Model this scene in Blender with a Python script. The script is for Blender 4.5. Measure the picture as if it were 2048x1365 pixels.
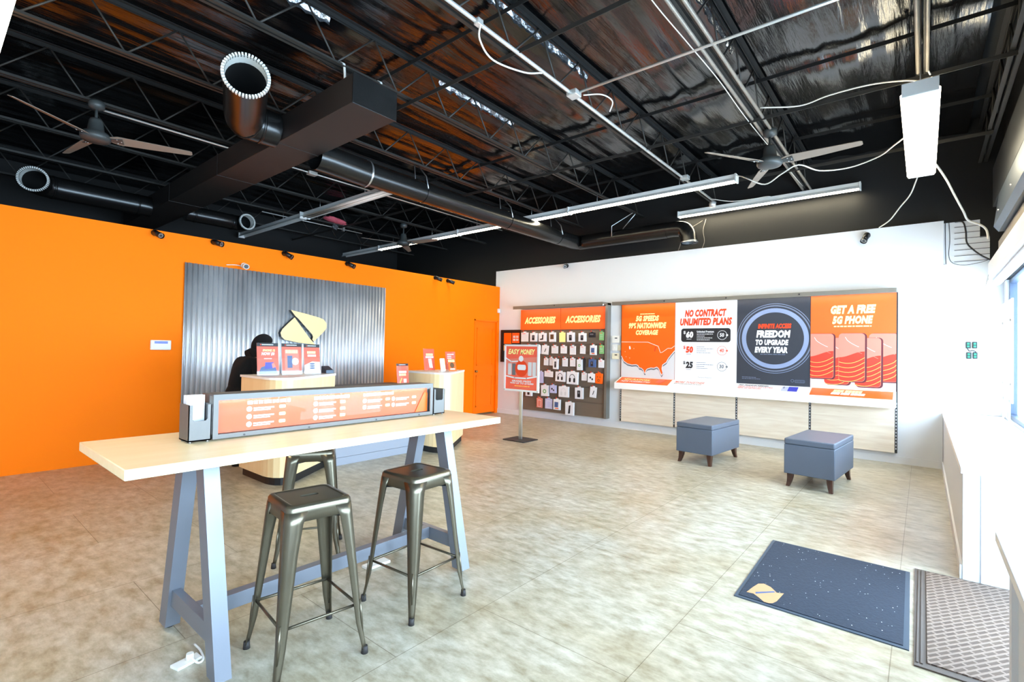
import bpy, bmesh, math, random
from mathutils import Vector, Matrix, noise as mnoise
for o in list(bpy.data.objects): bpy.data.objects.remove(o)
random.seed(7)
SC = bpy.context.scene
COL = SC.collection
PI = math.pi

# ---------------------------------------------------------------- camera, light, exposure
def rot_axes(yaw, pitch, roll):
    cy, sy, cp, sp = math.cos(yaw), math.sin(yaw), math.cos(pitch), math.sin(pitch)
    f = Vector((cy*cp, sy*cp, sp)); r = Vector((sy, -cy, 0)); u = r.cross(f)
    return math.cos(roll)*r + math.sin(roll)*u, -math.sin(roll)*r + math.cos(roll)*u, f
_r, _u, _f = rot_axes(0.692247, 0.017110, 0.01927)
cam = bpy.data.cameras.new('camera'); camo = bpy.data.objects.new('camera', cam); COL.objects.link(camo)
camo.matrix_world = Matrix(((_r.x, _u.x, -_f.x, 0), (_r.y, _u.y, -_f.y, 0), (_r.z, _u.z, -_f.z, 1.5), (0, 0, 0, 1)))
cam.sensor_width = 36; cam.lens = 993.0/2048*36; cam.clip_start = 0.03; cam.clip_end = 200
SC.camera = camo
SC.view_settings.view_transform = 'Standard'; SC.view_settings.look = 'None'
SC.view_settings.gamma = 1; SC.view_settings.use_curve_mapping = False
SC.view_settings.exposure = 0.82
SC.cycles.use_denoising = True
SC.cycles.max_bounces = 8; SC.cycles.diffuse_bounces = 5; SC.cycles.glossy_bounces = 4
SC.cycles.transparent_max_bounces = 12; SC.cycles.sample_clamp_indirect = 8
SC.cycles.caustics_reflective = False; SC.cycles.caustics_refractive = False
SKY = 14.5
w = bpy.data.worlds.new('sky'); SC.world = w; w.use_nodes = True
w.node_tree.nodes['Background'].inputs[0].default_value = (0.61, 0.80, 1.0, 1)
w.node_tree.nodes['Background'].inputs[1].default_value = SKY
TUBE = 24.0
def portal(x0, x1, y, z0, z1):
    l = bpy.data.lights.new('window_portal', 'AREA'); l.shape = 'RECTANGLE'; l.size = x1-x0; l.size_y = z1-z0
    l.cycles.is_portal = True
    o = bpy.data.objects.new('window_portal', l); COL.objects.link(o)
    o.location = ((x0+x1)/2, y, (z0+z1)/2); o.rotation_euler = (PI/2, 0, 0)   # faces +Y, into the room
    return o
portal(-2.15, 2.95, -0.86, 0.78, 2.5); portal(4.6, 8.75, -0.86, 0.78, 2.5); portal(3.0, 4.55, -0.86, 0.05, 2.5)

# ---------------------------------------------------------------- materials
def lin(c):
    return tuple(((v/255)/12.92 if v/255 <= 0.04045 else ((v/255+0.055)/1.055)**2.4) for v in c) + (1,)
MATS = {}
def mat(name, rgb, rough=0.5, metal=0.0, var=0.06, scale=6.0, stretch=(1, 1, 1), bump=0.0, spec=0.5, emit=None, ior=1.5, bscale=None):
    if name in MATS: return MATS[name]
    m = bpy.data.materials.new(name); m.use_nodes = True; MATS[name] = m
    nt = m.node_tree; b = nt.nodes['Principled BSDF']
    b.inputs['Roughness'].default_value = rough; b.inputs['Metallic'].default_value = metal
    b.inputs['Specular IOR Level'].default_value = spec; b.inputs['IOR'].default_value = ior
    tc = nt.nodes.new('ShaderNodeTexCoord'); mp = nt.nodes.new('ShaderNodeMapping'); mp.inputs['Scale'].default_value = stretch
    nt.links.new(tc.outputs['Object'], mp.inputs['Vector'])
    n = nt.nodes.new('ShaderNodeTexNoise'); n.inputs['Scale'].default_value = scale; n.inputs['Detail'].default_value = 4
    nt.links.new(mp.outputs[0], n.inputs['Vector'])
    mx = nt.nodes.new('ShaderNodeMix'); mx.data_type = 'RGBA'
    c = lin(rgb)
    mx.inputs[6].default_value = tuple(max(0, v*(1-var)) for v in c[:3]) + (1,)
    mx.inputs[7].default_value = tuple(min(1, v*(1+var)) for v in c[:3]) + (1,)
    nt.links.new(n.outputs[0], mx.inputs[0]); nt.links.new(mx.outputs[2], b.inputs['Base Color'])
    if bump:
        bp = nt.nodes.new('ShaderNodeBump'); bp.inputs['Strength'].default_value = bump; bp.inputs['Distance'].default_value = 0.01
        src = n
        if bscale:
            src = nt.nodes.new('ShaderNodeTexNoise'); src.inputs['Scale'].default_value = bscale; src.inputs['Detail'].default_value = 5
            nt.links.new(mp.outputs[0], src.inputs['Vector'])
        nt.links.new(src.outputs[0], bp.inputs['Height']); nt.links.new(bp.outputs[0], b.inputs['Normal'])
    if emit:
        b.inputs['Emission Color'].default_value = emit[0] + (1,) if len(emit[0]) == 3 else emit[0]
        b.inputs['Emission Strength'].default_value = emit[1]
    return m

def floor_mat():
    m = bpy.data.materials.new('worn_vinyl_floor'); m.use_nodes = True
    nt = m.node_tree; b = nt.nodes['Principled BSDF']; N = nt.nodes.new; L = nt.links.new
    tc = N('ShaderNodeTexCoord')
    mp = N('ShaderNodeMapping'); mp.inputs['Scale'].default_value = (9.0, 4.0, 1); L(tc.outputs['Object'], mp.inputs[0])
    n1 = N('ShaderNodeTexNoise'); n1.inputs['Scale'].default_value = 1.6; n1.inputs['Detail'].default_value = 9; n1.inputs['Roughness'].default_value = 0.68; L(mp.outputs[0], n1.inputs['Vector'])
    mp2 = N('ShaderNodeMapping'); mp2.inputs['Scale'].default_value = (1.2, 0.7, 1); L(tc.outputs['Object'], mp2.inputs[0])
    n2 = N('ShaderNodeTexNoise'); n2.inputs['Scale'].default_value = 1.7; n2.inputs['Detail'].default_value = 5; L(mp2.outputs[0], n2.inputs['Vector'])
    r1 = N('ShaderNodeValToRGB'); L(n1.outputs[0], r1.inputs[0])
    r1.color_ramp.elements[0].position = 0.28; r1.color_ramp.elements[0].color = lin((136, 126, 100))
    r1.color_ramp.elements[1].position = 0.72; r1.color_ramp.elements[1].color = lin((211, 207, 195))
    r2 = N('ShaderNodeValToRGB'); L(n2.outputs[0], r2.inputs[0])
    r2.color_ramp.elements[0].position = 0.3; r2.color_ramp.elements[0].color = (0.80, 0.74, 0.62, 1)
    r2.color_ramp.elements[1].position = 0.7; r2.color_ramp.elements[1].color = (1, 1, 1, 1)
    mu = N('ShaderNodeMix'); mu.data_type = 'RGBA'; mu.blend_type = 'MULTIPLY'; mu.inputs[0].default_value = 1
    L(r1.outputs[0], mu.inputs[6]); L(r2.outputs[0], mu.inputs[7])
    br = N('ShaderNodeTexBrick'); br.offset = 0.5; br.inputs['Scale'].default_value = 1
    br.inputs['Brick Width'].default_value = 1.22; br.inputs['Row Height'].default_value = 0.92
    br.inputs['Mortar Size'].default_value = 0.0022; br.inputs['Mortar Smooth'].default_value = 0.3
    br.inputs['Color1'].default_value = (1, 1, 1, 1); br.inputs['Color2'].default_value = (0.94, 0.94, 0.93, 1); br.inputs['Mortar'].default_value = (0.45, 0.42, 0.36, 1)
    mp3 = N('ShaderNodeMapping'); mp3.inputs['Location'].default_value = (0.3, -0.12, 0); L(tc.outputs['Object'], mp3.inputs[0]); L(mp3.outputs[0], br.inputs['Vector'])
    mu2 = N('ShaderNodeMix'); mu2.data_type = 'RGBA'; mu2.blend_type = 'MULTIPLY'; mu2.inputs[0].default_value = 1
    L(mu.outputs[2], mu2.inputs[6]); L(br.outputs[0], mu2.inputs[7]); L(mu2.outputs[2], b.inputs['Base Color'])
    rr = N('ShaderNodeMapRange'); rr.inputs[3].default_value = 0.26; rr.inputs[4].default_value = 0.44; L(n1.outputs[0], rr.inputs[0]); L(rr.outputs[0], b.inputs['Roughness'])
    bp = N('ShaderNodeBump'); bp.inputs['Strength'].default_value = 0.08; bp.inputs['Distance'].default_value = 0.01; L(n1.outputs[0], bp.inputs['Height']); L(bp.outputs[0], b.inputs['Normal'])
    return m
def wood_mat(name, c1, c2, axis, rough=0.4):
    m = bpy.data.materials.new(name); m.use_nodes = True; nt = m.node_tree; b = nt.nodes['Principled BSDF']; N = nt.nodes.new; L = nt.links.new
    tc = N('ShaderNodeTexCoord'); mp = N('ShaderNodeMapping'); s = [14, 14, 14]; s[axis] = 1.2; mp.inputs['Scale'].default_value = s; L(tc.outputs['Object'], mp.inputs[0])
    n = N('ShaderNodeTexNoise'); n.inputs['Scale'].default_value = 1.6; n.inputs['Detail'].default_value = 7; n.inputs['Distortion'].default_value = 0.6; L(mp.outputs[0], n.inputs['Vector'])
    r = N('ShaderNodeValToRGB'); r.color_ramp.elements[0].position = 0.3; r.color_ramp.elements[0].color = lin(c1); r.color_ramp.elements[1].position = 0.7; r.color_ramp.elements[1].color = lin(c2)
    L(n.outputs[0], r.inputs[0]); L(r.outputs[0], b.inputs['Base Color']); b.inputs['Roughness'].default_value = rough
    return m
def glass_mat(name, tint=(1, 1, 1), refl=0.08):
    m = bpy.data.materials.new(name); m.use_nodes = True; nt = m.node_tree; nt.nodes.remove(nt.nodes['Principled BSDF']); N = nt.nodes.new; L = nt.links.new
    out = nt.nodes['Material Output']; t = N('ShaderNodeBsdfTransparent'); t.inputs[0].default_value = tint + (1,)
    g = N('ShaderNodeBsdfGlossy'); g.inputs['Roughness'].default_value = 0.02; mx = N('ShaderNodeMixShader')
    lw = N('ShaderNodeLayerWeight'); lw.inputs[0].default_value = 0.25; mr = N('ShaderNodeMapRange'); mr.inputs[3].default_value = refl*0.5; mr.inputs[4].default_value = min(1, refl*6); L(lw.outputs['Fresnel'], mr.inputs[0])
    L(mr.outputs[0], mx.inputs[0]); L(t.outputs[0], mx.inputs[1]); L(g.outputs[0], mx.inputs[2]); L(mx.outputs[0], out.inputs[0])
    return m
def galv_mat():
    m = bpy.data.materials.new('galvanised_corrugated_steel'); m.use_nodes = True; nt = m.node_tree; b = nt.nodes['Principled BSDF']; N = nt.nodes.new; L = nt.links.new
    tc = N('ShaderNodeTexCoord'); mp = N('ShaderNodeMapping'); mp.inputs['Scale'].default_value = (2.2, 1, 0.9); L(tc.outputs['Object'], mp.inputs[0])
    n = N('ShaderNodeTexNoise'); n.inputs['Scale'].default_value = 1.5; n.inputs['Detail'].default_value = 6; L(mp.outputs[0], n.inputs['Vector'])
    r = N('ShaderNodeValToRGB'); r.color_ramp.elements[0].position = 0.25; r.color_ramp.elements[0].color = lin((172, 175, 180)); r.color_ramp.elements[1].position = 0.7; r.color_ramp.elements[1].color = lin((226, 228, 232))
    L(n.outputs[0], r.inputs[0]); L(r.outputs[0], b.inputs['Base Color']); b.inputs['Metallic'].default_value = 0.65; b.inputs['Roughness'].default_value = 0.42
    return m
def tread_mat():
    m = bpy.data.materials.new('brown_lattice_mat'); m.use_nodes = True; nt = m.node_tree; b = nt.nodes['Principled BSDF']; N = nt.nodes.new; L = nt.links.new
    tc = N('ShaderNodeTexCoord'); mp = N('ShaderNodeMapping'); mp.inputs['Rotation'].default_value = (0, 0, 0.62); mp.inputs['Scale'].default_value = (1, 1, 1); L(tc.outputs['Object'], mp.inputs[0])
    br = N('ShaderNodeTexBrick'); br.offset = 0.5; br.inputs['Scale'].default_value = 1; br.inputs['Brick Width'].default_value = 0.075; br.inputs['Row Height'].default_value = 0.03
    br.inputs['Mortar Size'].default_value = 0.008; br.inputs['Mortar Smooth'].default_value = 0.4
    br.inputs['Color1'].default_value = lin((84, 68, 58)); br.inputs['Color2'].default_value = lin((92, 76, 64)); br.inputs['Mortar'].default_value = lin((130, 112, 100))
    L(mp.outputs[0], br.inputs['Vector']); L(br.outputs[0], b.inputs['Base Color']); b.inputs['Roughness'].default_value = 0.85
    bp = N('ShaderNodeBump'); bp.inputs['Strength'].default_value = 0.6; bp.inputs['Distance'].default_value = 0.004; L(br.outputs['Fac'], bp.inputs['Height']); L(bp.outputs[0], b.inputs['Normal'])
    return m

M_floor = floor_mat()
M_white = mat('white_wall_paint', (218, 221, 226), 0.6, var=0.02, scale=1.2)
M_orange = mat('orange_wall_paint', (252, 122, 0), 0.6, var=0.03, scale=0.8, spec=0.12)
M_door = mat('orange_door_paint', (252, 116, 0), 0.45, var=0.02, spec=0.25)
M_black = mat('black_ceiling_paint', (4, 4, 4), 0.75, var=0.3, scale=5)
M_film = mat('black_insulation_film', (8, 8, 9), 0.15, var=0.25, scale=3, stretch=(1, 10, 1), bump=0.55, bscale=3.2, ior=1.75)
M_joist = mat('dusty_black_joist_steel', (44, 42, 39), 0.55, metal=0.2, var=0.3, scale=9)
M_foil = mat('torn_silver_foil', (150, 154, 160), 0.2, metal=0.9, var=0.25, scale=30, bump=0.8)
M_duct = mat('black_painted_duct', (18, 18, 18), 0.26, metal=0.0, var=0.2, scale=4)
M_ductdull = mat('brown_black_painted_duct', (30, 25, 23), 0.55, var=0.2, scale=3)
M_galv = galv_mat()
M_rim = mat('bare_bright_sheet_metal', (226, 228, 224), 0.4, metal=0.15, var=0.05)
M_zinc = mat('zinc_steel', (190, 192, 194), 0.3, metal=0.9, var=0.1)
M_emt = mat('steel_conduit', (206, 206, 202), 0.3, metal=0.5, var=0.12, scale=12)
M_cable = mat('pale_cable_jacket', (214, 210, 200), 0.5)
M_blackcable = mat('black_cable_jacket', (28, 28, 30), 0.5)
M_fixture = mat('white_fixture_enamel', (226, 228, 226), 0.35, var=0.03)
M_tube = mat('lit_fluorescent_tube', (255, 255, 255), 0.4, var=0, emit=((1.0, 0.88, 0.62), TUBE))
M_tubeoff = mat('unlit_fluorescent_tube', (238, 226, 216), 0.25, var=0.02)
M_fan = mat('fan_grey_enamel', (58, 62, 62), 0.45, var=0.1)
M_blade = mat('dusty_fan_blade', (128, 116, 104), 0.55, var=0.1)
M_white_pl = mat('white_plastic', (234, 233, 228), 0.4, var=0.02)
M_beige_pl = mat('ivory_plastic', (232, 224, 196), 0.4, var=0.02)
M_black_pl = mat('black_plastic', (22, 22, 24), 0.35, var=0.1)
M_lens = mat('camera_lens_glass', (60, 62, 70), 0.08, var=0.05)
M_lcd = mat('blue_lcd', (70, 90, 200), 0.2, var=0.02)
M_table = wood_mat('pale_maple_laminate', (248, 222, 176), (252, 230, 188), 0, 0.32)
M_counter = wood_mat('maple_counter_laminate', (238, 208, 156), (244, 220, 174), 2, 0.34)
M_oak = wood_mat('pale_oak_panel', (222, 204, 182), (240, 228, 210), 1, 0.5)
M_leg = mat('grey_powder_coated_steel', (120, 124, 134), 0.42, metal=0.35, var=0.04)
M_box = mat('pewter_sheet_metal', (104, 102, 99), 0.5, metal=0.3, var=0.06)
M_desk = mat('grey_desk_laminate', (150, 155, 168), 0.45, var=0.03)
M_kick = mat('black_kick_plinth', (24, 23, 24), 0.5, var=0.1)
M_stool = mat('gunmetal_stool_steel', (104, 97, 82), 0.3, metal=0.8, var=0.14, scale=7)
M_rubber = mat('dark_rubber', (46, 42, 42), 0.7, var=0.1)
M_otto = mat('slate_leatherette', (84, 92, 106), 0.45, var=0.05, bump=0.05, bscale=60)
M_wood_dk = wood_mat('dark_stained_wood', (48, 26, 18), (82, 46, 30), 2, 0.35)
M_matblue = mat('blue_grey_carpet_mat', (38, 46, 60), 0.95, var=0.25, scale=60, bump=0.4)
M_matedge = mat('blue_rubber_mat_edge', (60, 72, 86), 0.7, var=0.05)
M_tan = mat('tan_mat_logo', (188, 146, 104), 0.9, var=0.06, scale=40)
M_speck = mat('white_lint', (236, 236, 236), 0.8)
M_tread = tread_mat()
M_treadedge = mat('brown_mat_border', (92, 82, 76), 0.8, var=0.1)
M_slat = mat('taupe_slatwall', (112, 98, 84), 0.55, var=0.08, scale=3, stretch=(1, 1, 12))
M_rail = mat('bronze_grey_rail', (126, 122, 114), 0.4, metal=0.4, var=0.04)
M_upright = mat('black_slotted_upright', (40, 40, 42), 0.5, var=0.1)
M_shelf = mat('white_shelf_laminate', (240, 238, 234), 0.4, var=0.02)
M_strip = mat('lit_display_light_strip', (255, 255, 255), 0.4, var=0, emit=((1.0, 0.93, 0.80), 5.0))
M_pwhite = mat('poster_white', (226, 227, 231), 0.45, var=0.01)
M_porange = mat('poster_orange', (244, 95, 2), 0.45, var=0.02)
M_porange2 = mat('poster_soft_orange', (242, 96, 30), 0.45, var=0.02)
M_pgrey = mat('poster_pale_grey', (206, 208, 212), 0.45, var=0.02)
M_pshadow = mat('poster_dark_grey', (104, 106, 112), 0.45, var=0.02)
M_pdark = mat('poster_charcoal', (44, 48, 58), 0.45, var=0.05)
M_pblack = mat('poster_black', (26, 27, 32), 0.45, var=0.02)
M_pyel = mat('poster_pale_yellow', (255, 246, 160), 0.45, var=0.01)
M_pred = mat('poster_red_orange', (226, 62, 14), 0.45, var=0.02)
M_pcoral = mat('poster_coral', (240, 98, 74), 0.45, var=0.06)
M_ppink = mat('poster_pink', (222, 128, 110), 0.45, var=0.05)
M_pred2 = mat('poster_tomato', (220, 54, 34), 0.45, var=0.05)
M_pmaroon = mat('poster_maroon', (92, 34, 44), 0.45, var=0.04)
M_pring = mat('poster_blue_grey', (130, 144, 176), 0.45, var=0.03)
M_pring2 = mat('poster_dim_blue_grey', (108, 118, 140), 0.45, var=0.03)
M_pblue = mat('poster_blue', (62, 66, 178), 0.45, var=0.2, scale=30)
M_plilac = mat('poster_lilac', (186, 190, 226), 0.45, var=0.05)
M_pgold = mat('poster_gold', (255, 190, 96), 0.45, var=0.02)
M_pslate = mat('poster_slate', (70, 94, 140), 0.45, var=0.3, scale=30)
M_pbrown = mat('poster_brown', (96, 66, 40), 0.45, var=0.1)
M_pgreen = mat('poster_green', (120, 176, 110), 0.45, var=0.05)
M_pclear = glass_mat('clear_acrylic', (0.97, 0.98, 0.98), 0.045)
M_glass = glass_mat('window_glass', (0.98, 1, 1), 0.06)
M_signface = mat('cream_sign_face', (242, 206, 138), 0.4, var=0.01, emit=((1.0, 0.72, 0.34), 0.12))  # plain cream plastic; a faint glow is added to brighten the face
M_hoodie = mat('black_hoodie_fleece', (3, 3, 4), 1.0, var=0.2, scale=40)
M_jean = mat('black_trousers', (16, 16, 18), 0.9, var=0.1)
M_skin = mat('skin', (150, 104, 80), 0.5, var=0.05)
M_hair = mat('dark_hair', (20, 15, 12), 0.6)
M_bluesteel = mat('blue_grey_steel', (70, 80, 92), 0.35, metal=0.4, var=0.08)
M_dkgrey = mat('dark_grey_steel', (40, 42, 45), 0.5, metal=0.3, var=0.1)
M_tanstrip = mat('tan_trim', (124, 116, 102), 0.5)
M_green = mat('lit_green_display', (16, 96, 76), 0.3, var=0.02, emit=((0.05, 0.6, 0.42), 0.28))
M_pinkfluff = mat('pink_insulation', (214, 96, 110), 0.9, var=0.4, scale=14)
M_brass = mat('brass_knob', (176, 150, 100), 0.25, metal=1.0, var=0.05)
M_windowframe = mat('dark_anodised_frame', (66, 76, 96), 0.4, metal=0.5, var=0.05)
M_corkboard = mat('dark_cork', (40, 24, 20), 0.8)
M_matblackframe = mat('black_frame', (26, 18, 16), 0.4)

# ---------------------------------------------------------------- mesh helpers
def frame(origin, u, v):
    u = Vector(u).normalized(); v = Vector(v).normalized(); n = u.cross(v); o = Vector(origin)
    return Matrix(((u.x, v.x, n.x, o.x), (u.y, v.y, n.y, o.y), (u.z, v.z, n.z, o.z), (0, 0, 0, 1)))
def rrect(cx, cy, hw, hh, r, n=5):
    pts = []
    for (sx, sy, a0) in ((1, 1, 0), (-1, 1, PI/2), (-1, -1, PI), (1, -1, 1.5*PI)):
        for k in range(n+1):
            a = a0 + k*PI/2/n; pts.append((cx+sx*(hw-r)+r*math.cos(a), cy+sy*(hh-r)+r*math.sin(a)))
    return pts
def circle(cx, cy, r, n=24): return [(cx+r*math.cos(2*PI*k/n), cy+r*math.sin(2*PI*k/n)) for k in range(n)]
_text_cache = {}
def text_geo(s, bold, shear):
    key = (s, bold, shear)
    if key in _text_cache: return _text_cache[key]
    c = bpy.data.curves.new('t', 'FONT'); c.body = s; c.size = 1; c.offset = bold; c.shear = shear; c.resolution_u = 2; c.align_x = 'LEFT'; c.space_character = 1.0 + bold*1.2
    o = bpy.data.objects.new('t', c); COL.objects.link(o); dg = bpy.context.evaluated_depsgraph_get(); dg.update()
    me = bpy.data.meshes.new_from_object(o.evaluated_get(dg))
    vs = [tuple(v.co[:2]) for v in me.vertices]; fs = [tuple(p.vertices) for p in me.polygons]
    bpy.data.objects.remove(o); bpy.data.curves.remove(c); bpy.data.meshes.remove(me)
    x0 = min(v[0] for v in vs); x1 = max(v[0] for v in vs); y0 = min(v[1] for v in vs); y1 = max(v[1] for v in vs)
    g = ([((v[0]-x0)/(x1-x0), (v[1]-y0)/(y1-y0)) for v in vs], fs)
    _text_cache[key] = g; return g

class MB:
    def __init__(s): s.bm = bmesh.new(); s.mats = []
    def mi(s, m):
        if m not in s.mats: s.mats.append(m)
        return s.mats.index(m)
    def face(s, vs, m, smooth=False):
        try:
            f = s.bm.faces.new(vs); f.material_index = s.mi(m); f.smooth = smooth; return f
        except ValueError: return None
    def box(s, c, d, m, M=None, bevel=0):
        c = Vector(c); h = Vector(d)/2; vs = []
        for i in range(8):
            p = c + Vector((h.x*(1 if i & 1 else -1), h.y*(1 if i & 2 else -1), h.z*(1 if i & 4 else -1)))
            vs.append(s.bm.verts.new(M @ p if M else p))
        fs = [s.face([vs[i] for i in q], m) for q in ((0, 2, 3, 1), (4, 5, 7, 6), (0, 1, 5, 4), (2, 6, 7, 3), (0, 4, 6, 2), (1, 3, 7, 5))]
        if bevel:
            es = list({e for f in fs for e in f.edges})
            r = bmesh.ops.bevel(s.bm, geom=es, offset=bevel, segments=2, affect='EDGES', profile=0.6)
            for f in r['faces']: f.smooth = True
        return s
    def bx(s, a, b, m, bevel=0):   # by two corners
        return s.box([(a[i]+b[i])/2 for i in range(3)], [abs(b[i]-a[i]) for i in range(3)], m, None, bevel)
    def loft(s, loops, m, cap0=True, cap1=True, smooth=True, closed=True):
        rows = [[s.bm.verts.new(p) for p in L] for L in loops]
        n = len(rows[0])
        for a, b in zip(rows, rows[1:]):
            for k in range(n if closed else n-1):
                s.face((a[k], a[(k+1) % n], b[(k+1) % n], b[k]), m, smooth)
        if cap0: s.face(list(reversed(rows[0])), m)
        if cap1: s.face(rows[-1], m)
        return s
    def tube(s, pts, r, m, seg=10, caps=True, smooth=True):
        pts = [Vector(p) for p in pts]; n = len(pts); rs = r if isinstance(r, (list, tuple)) else [r]*n
        t0 = (pts[1]-pts[0]).normalized(); a = t0.orthogonal().normalized(); loops = []
        for i, p in enumerate(pts):
            t = (pts[min(i+1, n-1)]-pts[max(i-1, 0)]).normalized()
            a = (a - t*a.dot(t)); a = a.normalized() if a.length > 1e-6 else t.orthogonal().normalized(); b = t.cross(a)
            loops.append([p + rs[i]*(math.cos(2*PI*k/seg)*a + math.sin(2*PI*k/seg)*b) for k in range(seg)])
        return s.loft(loops, m, caps, caps, smooth)
    def cyl(s, p0, p1, r, m, seg=16, r1=None, caps=True):
        return s.tube([p0, p1], [r, r if r1 is None else r1], m, seg, caps)
    def lathe(s, prof, m, M=None, seg=24, caps=True):
        loops = []
        for (r, z) in prof:
            L = [Vector((r*math.cos(2*PI*k/seg), r*math.sin(2*PI*k/seg), z)) for k in range(seg)]
            loops.append([M @ p for p in L] if M else L)
        return s.loft(loops, m, caps, caps, True)
    def prism(s, pts, M, t0, t1, m, mside=None):
        lo = [s.bm.verts.new(M @ Vector((p[0], p[1], t0))) for p in pts]; hi = [s.bm.verts.new(M @ Vector((p[0], p[1], t1))) for p in pts]
        s.face(list(reversed(lo)), mside or m); s.face(hi, m); n = len(pts)
        for k in range(n): s.face((lo[k], lo[(k+1) % n], hi[(k+1) % n], hi[k]), mside or m)
        return s
    def poly(s, pts, M, z, m):
        s.face([s.bm.verts.new(M @ Vector((p[0], p[1], z))) for p in pts], m); return s
    def rect(s, x0, y0, x1, y1, M, z, m): return s.poly([(x0, y0), (x1, y0), (x1, y1), (x0, y1)], M, z, m)
    def ring(s, cx, cy, r0, r1, M, z, m, n=48, clip=None):
        for k in range(n):
            a, b = 2*PI*k/n, 2*PI*(k+1)/n
            q = [(cx+r*math.cos(t), cy+r*math.sin(t)) for r, t in ((r0, a), (r1, a), (r1, b), (r0, b))]
            if clip:
                if all(p[0] < clip[0] for p in q) or all(p[0] > clip[1] for p in q): continue
                q = [(min(max(p[0], clip[0]), clip[1]), p[1]) for p in q]
                if max(p[0] for p in q) - min(p[0] for p in q) < 1e-5: continue
            s.poly(q, M, z, m)
        return s
    def strip(s, pts, wd, M, z, m):   # flat line of width wd
        for (x0, y0), (x1, y1) in zip(pts, pts[1:]):
            d = Vector((x1-x0, y1-y0)); 
            if d.length < 1e-6: continue
            d.normalize(); nx, ny = -d.y*wd/2, d.x*wd/2; e = d*wd*0.3
            s.poly([(x0-e.x+nx, y0-e.y+ny), (x0-e.x-nx, y0-e.y-ny), (x1+e.x-nx, y1+e.y-ny), (x1+e.x+nx, y1+e.y+ny)], M, z, m)
        return s
    def text(s, string, x0, y0, x1, y1, M, z, m, bold=0.0, shear=0.0):
        vs, fs = text_geo(string, bold, shear)
        bv = [s.bm.verts.new(M @ Vector((x0+(x1-x0)*v[0], y0+(y1-y0)*v[1], z))) for v in vs]
        for f in fs: s.face([bv[i] for i in f], m)
        return s
    def words(s, x0, y0, x1, y1, M, z, m, rnd=random):   # a line of print too small to read
        x = x0
        while x < x1 - 1e-4:
            wd = min(rnd.uniform(0.06, 0.2)*(x1-x0), x1-x); s.rect(x, y0, x+wd, y1, M, z, m); x += wd + 0.022*(x1-x0)
        return s
    def build(s, name, parent=None, world=False):
        me = bpy.data.meshes.new(name)
        if world and parent is not None:
            bmesh.ops.translate(s.bm, verts=s.bm.verts, vec=-Vector(parent.get('_wl', tuple(parent.location))))
        bmesh.ops.recalc_face_normals(s.bm, faces=s.bm.faces)
        s.bm.to_mesh(me); s.bm.free()
        for m in s.mats: me.materials.append(m)
        o = bpy.data.objects.new(name, me); COL.objects.link(o)
        if parent is not None: o.parent = parent
        return o
def tag(o, label, cat, group=None):
    o['label'] = label; o['category'] = cat
    if group: o['group'] = group
    return o
def struct(o): o['kind'] = 'structure'; return o
def thing(name, label, cat, loc=(0, 0, 0), rz=0, group=None):
    o = bpy.data.objects.new(name, None); COL.objects.link(o); o.empty_display_size = 0.05
    o.location = loc; o.rotation_euler = (0, 0, rz); return tag(o, label, cat, group)
def dup(src, loc, rz, label, group=None):
    r = src.copy(); COL.objects.link(r); r.location = loc; r.rotation_euler = (0, 0, rz); r['label'] = label
    if group: r['group'] = group
    for ch in list(src.children):
        c = ch.copy(); COL.objects.link(c); c.parent = r
        for g in list(ch.children):
            d = g.copy(); COL.objects.link(d); d.parent = c
    return r
def catenary(p0, p1, sag, n=14):
    p0, p1 = Vector(p0), Vector(p1)
    return [p0.lerp(p1, k/n) - Vector((0, 0, sag*4*(k/n)*(1-k/n))) for k in range(n+1)]
def smooth_path(pts, n=6):
    P = [Vector(p) for p in pts]; P = [2*P[0]-P[1]] + P + [2*P[-1]-P[-2]]; out = []
    for i in range(1, len(P)-2):
        for k in range(n):
            t = k/n; a, b, c, d = P[i-1], P[i], P[i+1], P[i+2]
            out.append(0.5*((2*b) + (c-a)*t + (2*a-5*b+4*c-d)*t*t + (3*b-a-3*c+d)*t**3))
    out.append(P[-2]); return out

XW, YO = 8.885, 7.771          # face of the white poster wall, face of the orange partition
FX = frame((0, 0, 0), (0, -1, 0), (0, 0, 1))   # pictures on the white wall face -X
def on_x(x, y, z): return frame((x, y, z), (0, -1, 0), (0, 0, 1))
def on_y(x, y, z): return frame((x, y, z), (1, 0, 0), (0, 0, 1))
JB, JT, DECK = 4.10, 4.56, 4.66
JY = [0.02 + 1.39*k for k in range(0, 9)]

# ================================================================ room shell
f = MB().bx((-2.3, -0.95, -0.1), (9.2, 12.1, 0), M_floor).build('floor'); struct(f)
mb = MB(); mb.bx((-2.3, -0.95, 4.72), (9.2, 12.1, 4.8), M_black); struct(mb.build('ceiling'))
# white poster wall, standing in front of the black block wall
struct(MB().bx((XW, -0.205, 0), (9.0, 7.9, 3.362), M_white).build('wall_right'))
struct(MB().bx((9.0, -0.95, 0), (9.2, 12.1, 4.72), M_black).build('wall_back'))
struct(MB().bx((-2.3, -0.95, 0), (-2.15, 12.1, 4.72), M_white).build('wall_rear'))
struct(MB().bx((-2.15, 11.9, 0), (9.0, 12.1, 4.72), M_black).build('wall_far'))
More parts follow.
